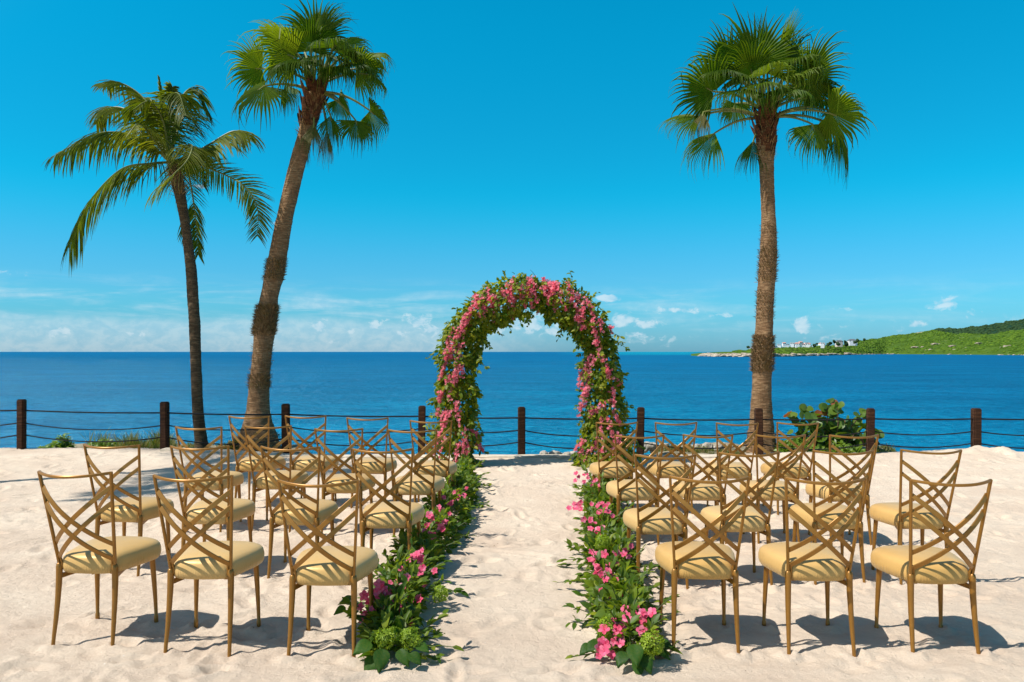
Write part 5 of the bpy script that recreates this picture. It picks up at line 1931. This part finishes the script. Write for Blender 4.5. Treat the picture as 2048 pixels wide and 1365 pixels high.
def cushion_mesh():
    poly = [(-0.158, 0.035), (-0.06, 0.012), (0.06, 0.012), (0.158, 0.035), (0.188, 0.14), (0.222, 0.30), (0.222, 0.40), (0.15, 0.462), (0.05, 0.482), (-0.05, 0.482), (-0.15, 0.462), (-0.222, 0.40), (-0.222, 0.30), (-0.188, 0.14)]
    pts = [Vector((x, y)) for x, y in poly]
    for _ in range(2):
        q = []
        for i in range(len(pts)):
            a, b = pts[i], pts[(i + 1) % len(pts)]
            q += [a.lerp(b, 0.25), a.lerp(b, 0.75)]
        pts = q
    c = Vector((0, 0.245))
    layers = [(0.0, 0.368), (0.88, 0.368), (0.95, 0.372), (0.988, 0.386), (1.0, 0.408), (0.998, 0.430), (0.975, 0.450), (0.93, 0.464), (0.85, 0.474), (0.70, 0.483), (0.46, 0.489), (0.2, 0.492)]
    vs, fs = [], []
    n = len(pts)
    for (k, z) in layers[1:]:
        for i, p in enumerate(pts):
            d = p - c
            a = math.atan2(d.y, d.x)
            pucker = 0.0035 * math.sin(a * 23) * math.sin(a * 7 + 1) * max(0, (0.425 - z) / 0.05) if z < 0.425 else 0
            e = 1 - (1 - k)
            vs.append((c.x + d.x * (e + pucker), c.y + d.y * (e + pucker), z))
    L = len(layers) - 1
    for j in range(L - 1):
        for i in range(n):
            i2 = (i + 1) % n
            fs.append((j * n + i, j * n + i2, (j + 1) * n + i2, (j + 1) * n + i))
    vs.append((c.x, c.y, 0.368))
    vs.append((c.x, c.y, 0.493))
    b, t = len(vs) - 2, len(vs) - 1
    for i in range(n):
        i2 = (i + 1) % n
        fs.append((b, i2, i))
        fs.append((t, (L - 1) * n + i, (L - 1) * n + i2))
    mb = MB()
    mb.add(vs, fs)
    me = mb.mesh('seat', M['satin'])
    for p in me.polygons:
        p.use_smooth = True
    return me


def make_chair():
    root = empty('chair')
    link('seat', cushion_mesh(), root)
    # rails under the cushion
    fr = MB()
    for s in (-1, 1):
        fr.strap([(s * 0.155, 0.050, 0.352), (s * 0.105, 0.22, 0.358)], 0.026, 0.014, (1, 0.3 * s, 0))
        fr.strap([(s * 0.120, 0.08, 0.364), (s * 0.120, 0.40, 0.364)], 0.03, 0.012, (0, 0, 1))
    fr.strap([(-0.165, 0.372, 0.360), (0.165, 0.372, 0.360)], 0.020, 0.014, (0, 1, 0))
    fr.strap([(-0.130, 0.110, 0.3615), (0.130, 0.110, 0.3615)], 0.018, 0.012, (0, 1, 0))
    fr.build('seat_frame', M['bronze'], root)
    # legs
    for s in (-1, 1):
        mb = MB()
        pts = [(s * 0.171, -0.004, -0.035), (s * 0.170, 0.004, 0.03), (s * 0.167, 0.017, 0.12), (s * 0.165, 0.029, 0.22), (s * 0.163, 0.036, 0.31), (s * 0.162, 0.038, 0.375), (s * 0.162, 0.038, 0.405), (s * 0.162, 0.038, 0.420), (s * 0.162, 0.038, 0.426)]
        mb.tube(pts, [0.0095, 0.0100, 0.0120, 0.0140, 0.0158, 0.0168, 0.0168, 0.0140, 0.007], 12)
        mb.build('leg', M['bronze'], root)
    for s in (-1, 1):
        mb = MB()
        pts = [(s * 0.183, 0.392, -0.03), (s * 0.183, 0.391, 0.012), (s * 0.183, 0.391, 0.030), (s * 0.183, 0.391, 0.034), (s * 0.181, 0.388, 0.12), (s * 0.177, 0.381, 0.24), (s * 0.173, 0.374, 0.34), (s * 0.172, 0.372, 0.372)]
        mb.tube(pts, [0.0115, 0.0122, 0.0118, 0.0096, 0.0112, 0.0138, 0.0158, 0.0160], 12)
        mb.build('leg', M['bronze'], root)
    # back uprights with the short inner prong at the seat
    for s in (-1, 1):
        mb = MB()
        mb.strap([stile_at(1.04, s), stile_at(0.75, s), stile_at(0.5, s), stile_at(0.25, s), stile_at(-0.012, s)], 0.0130, 0.019, (0, 1, 0))
        mb.strap([Vector((s * 0.146, 0.040, 0.395)), Vector((s * 0.146, 0.038, 0.43)), Vector((s * 0.150, 0.030, 0.458)), Vector((s * 0.160, 0.024, 0.470))], 0.010, 0.012, (0, 1, 0))
        mb.build('stile', M['bronze'], root)
    # top rail, bowed away from the sitter
    mb = MB()
    A, B = stile_at(0.0, -1), stile_at(0.0, 1)
    pts = back_curve(A, B, 0.088, 25, -0.012)
    mb.strap([p + Vector((0, 0, 0.002)) for p in pts], 0.0150, 0.012, (0, 1, 0))
    mb.build('top_rail', M['bronze'], root)
    # crossing straps: two pairs
    for (fa, fb, sa, off) in ((0.15, 0.78, -1, 0.0), (0.32, 0.95, -1, 0.0), (0.15, 0.78, 1, 0.0045), (0.32, 0.95, 1, 0.0045)):
        A, B = stile_at(fa, sa), stile_at(fb, -sa)
        A.x *= 0.985
        B.x *= 0.985
        mb = MB()
        pts = back_curve(A, B, 0.082)
        mb.strap([p + Vector((0, off, 0)) for p in pts], 0.0245, 0.0075, (0, 1, 0))
        mb.build('cross_bar', M['bronze'], root)
    return root


def chair_label(row, side, seat):
    if row == 'front':
        who = {1: 'nearest the aisle', 2: 'the middle one of three', 3: 'the outermost one'}[seat]
    else:
        who = {1: 'nearest the aisle', 2: 'second from the aisle', 3: 'third from the aisle', 4: 'the outermost one'}[seat]
    return f'gold cross-back chair in the {row} row {side} of the aisle, {who}'


proto = make_chair()
for i, (row, side, seat, mx, D, z, yaw) in enumerate(CHAIRS):
    c = proto if i == 0 else copy_tree(proto)
    x, _ = chair_pose(mx, D, yaw)
    c.location = (x, D, z)
    c.rotation_euler = (random.uniform(-0.008, 0.008), random.uniform(-0.008, 0.008), -yaw)
    tag(c, chair_label(row, side, seat), 'chair', 'gold cross-back chairs in rows on the sand')
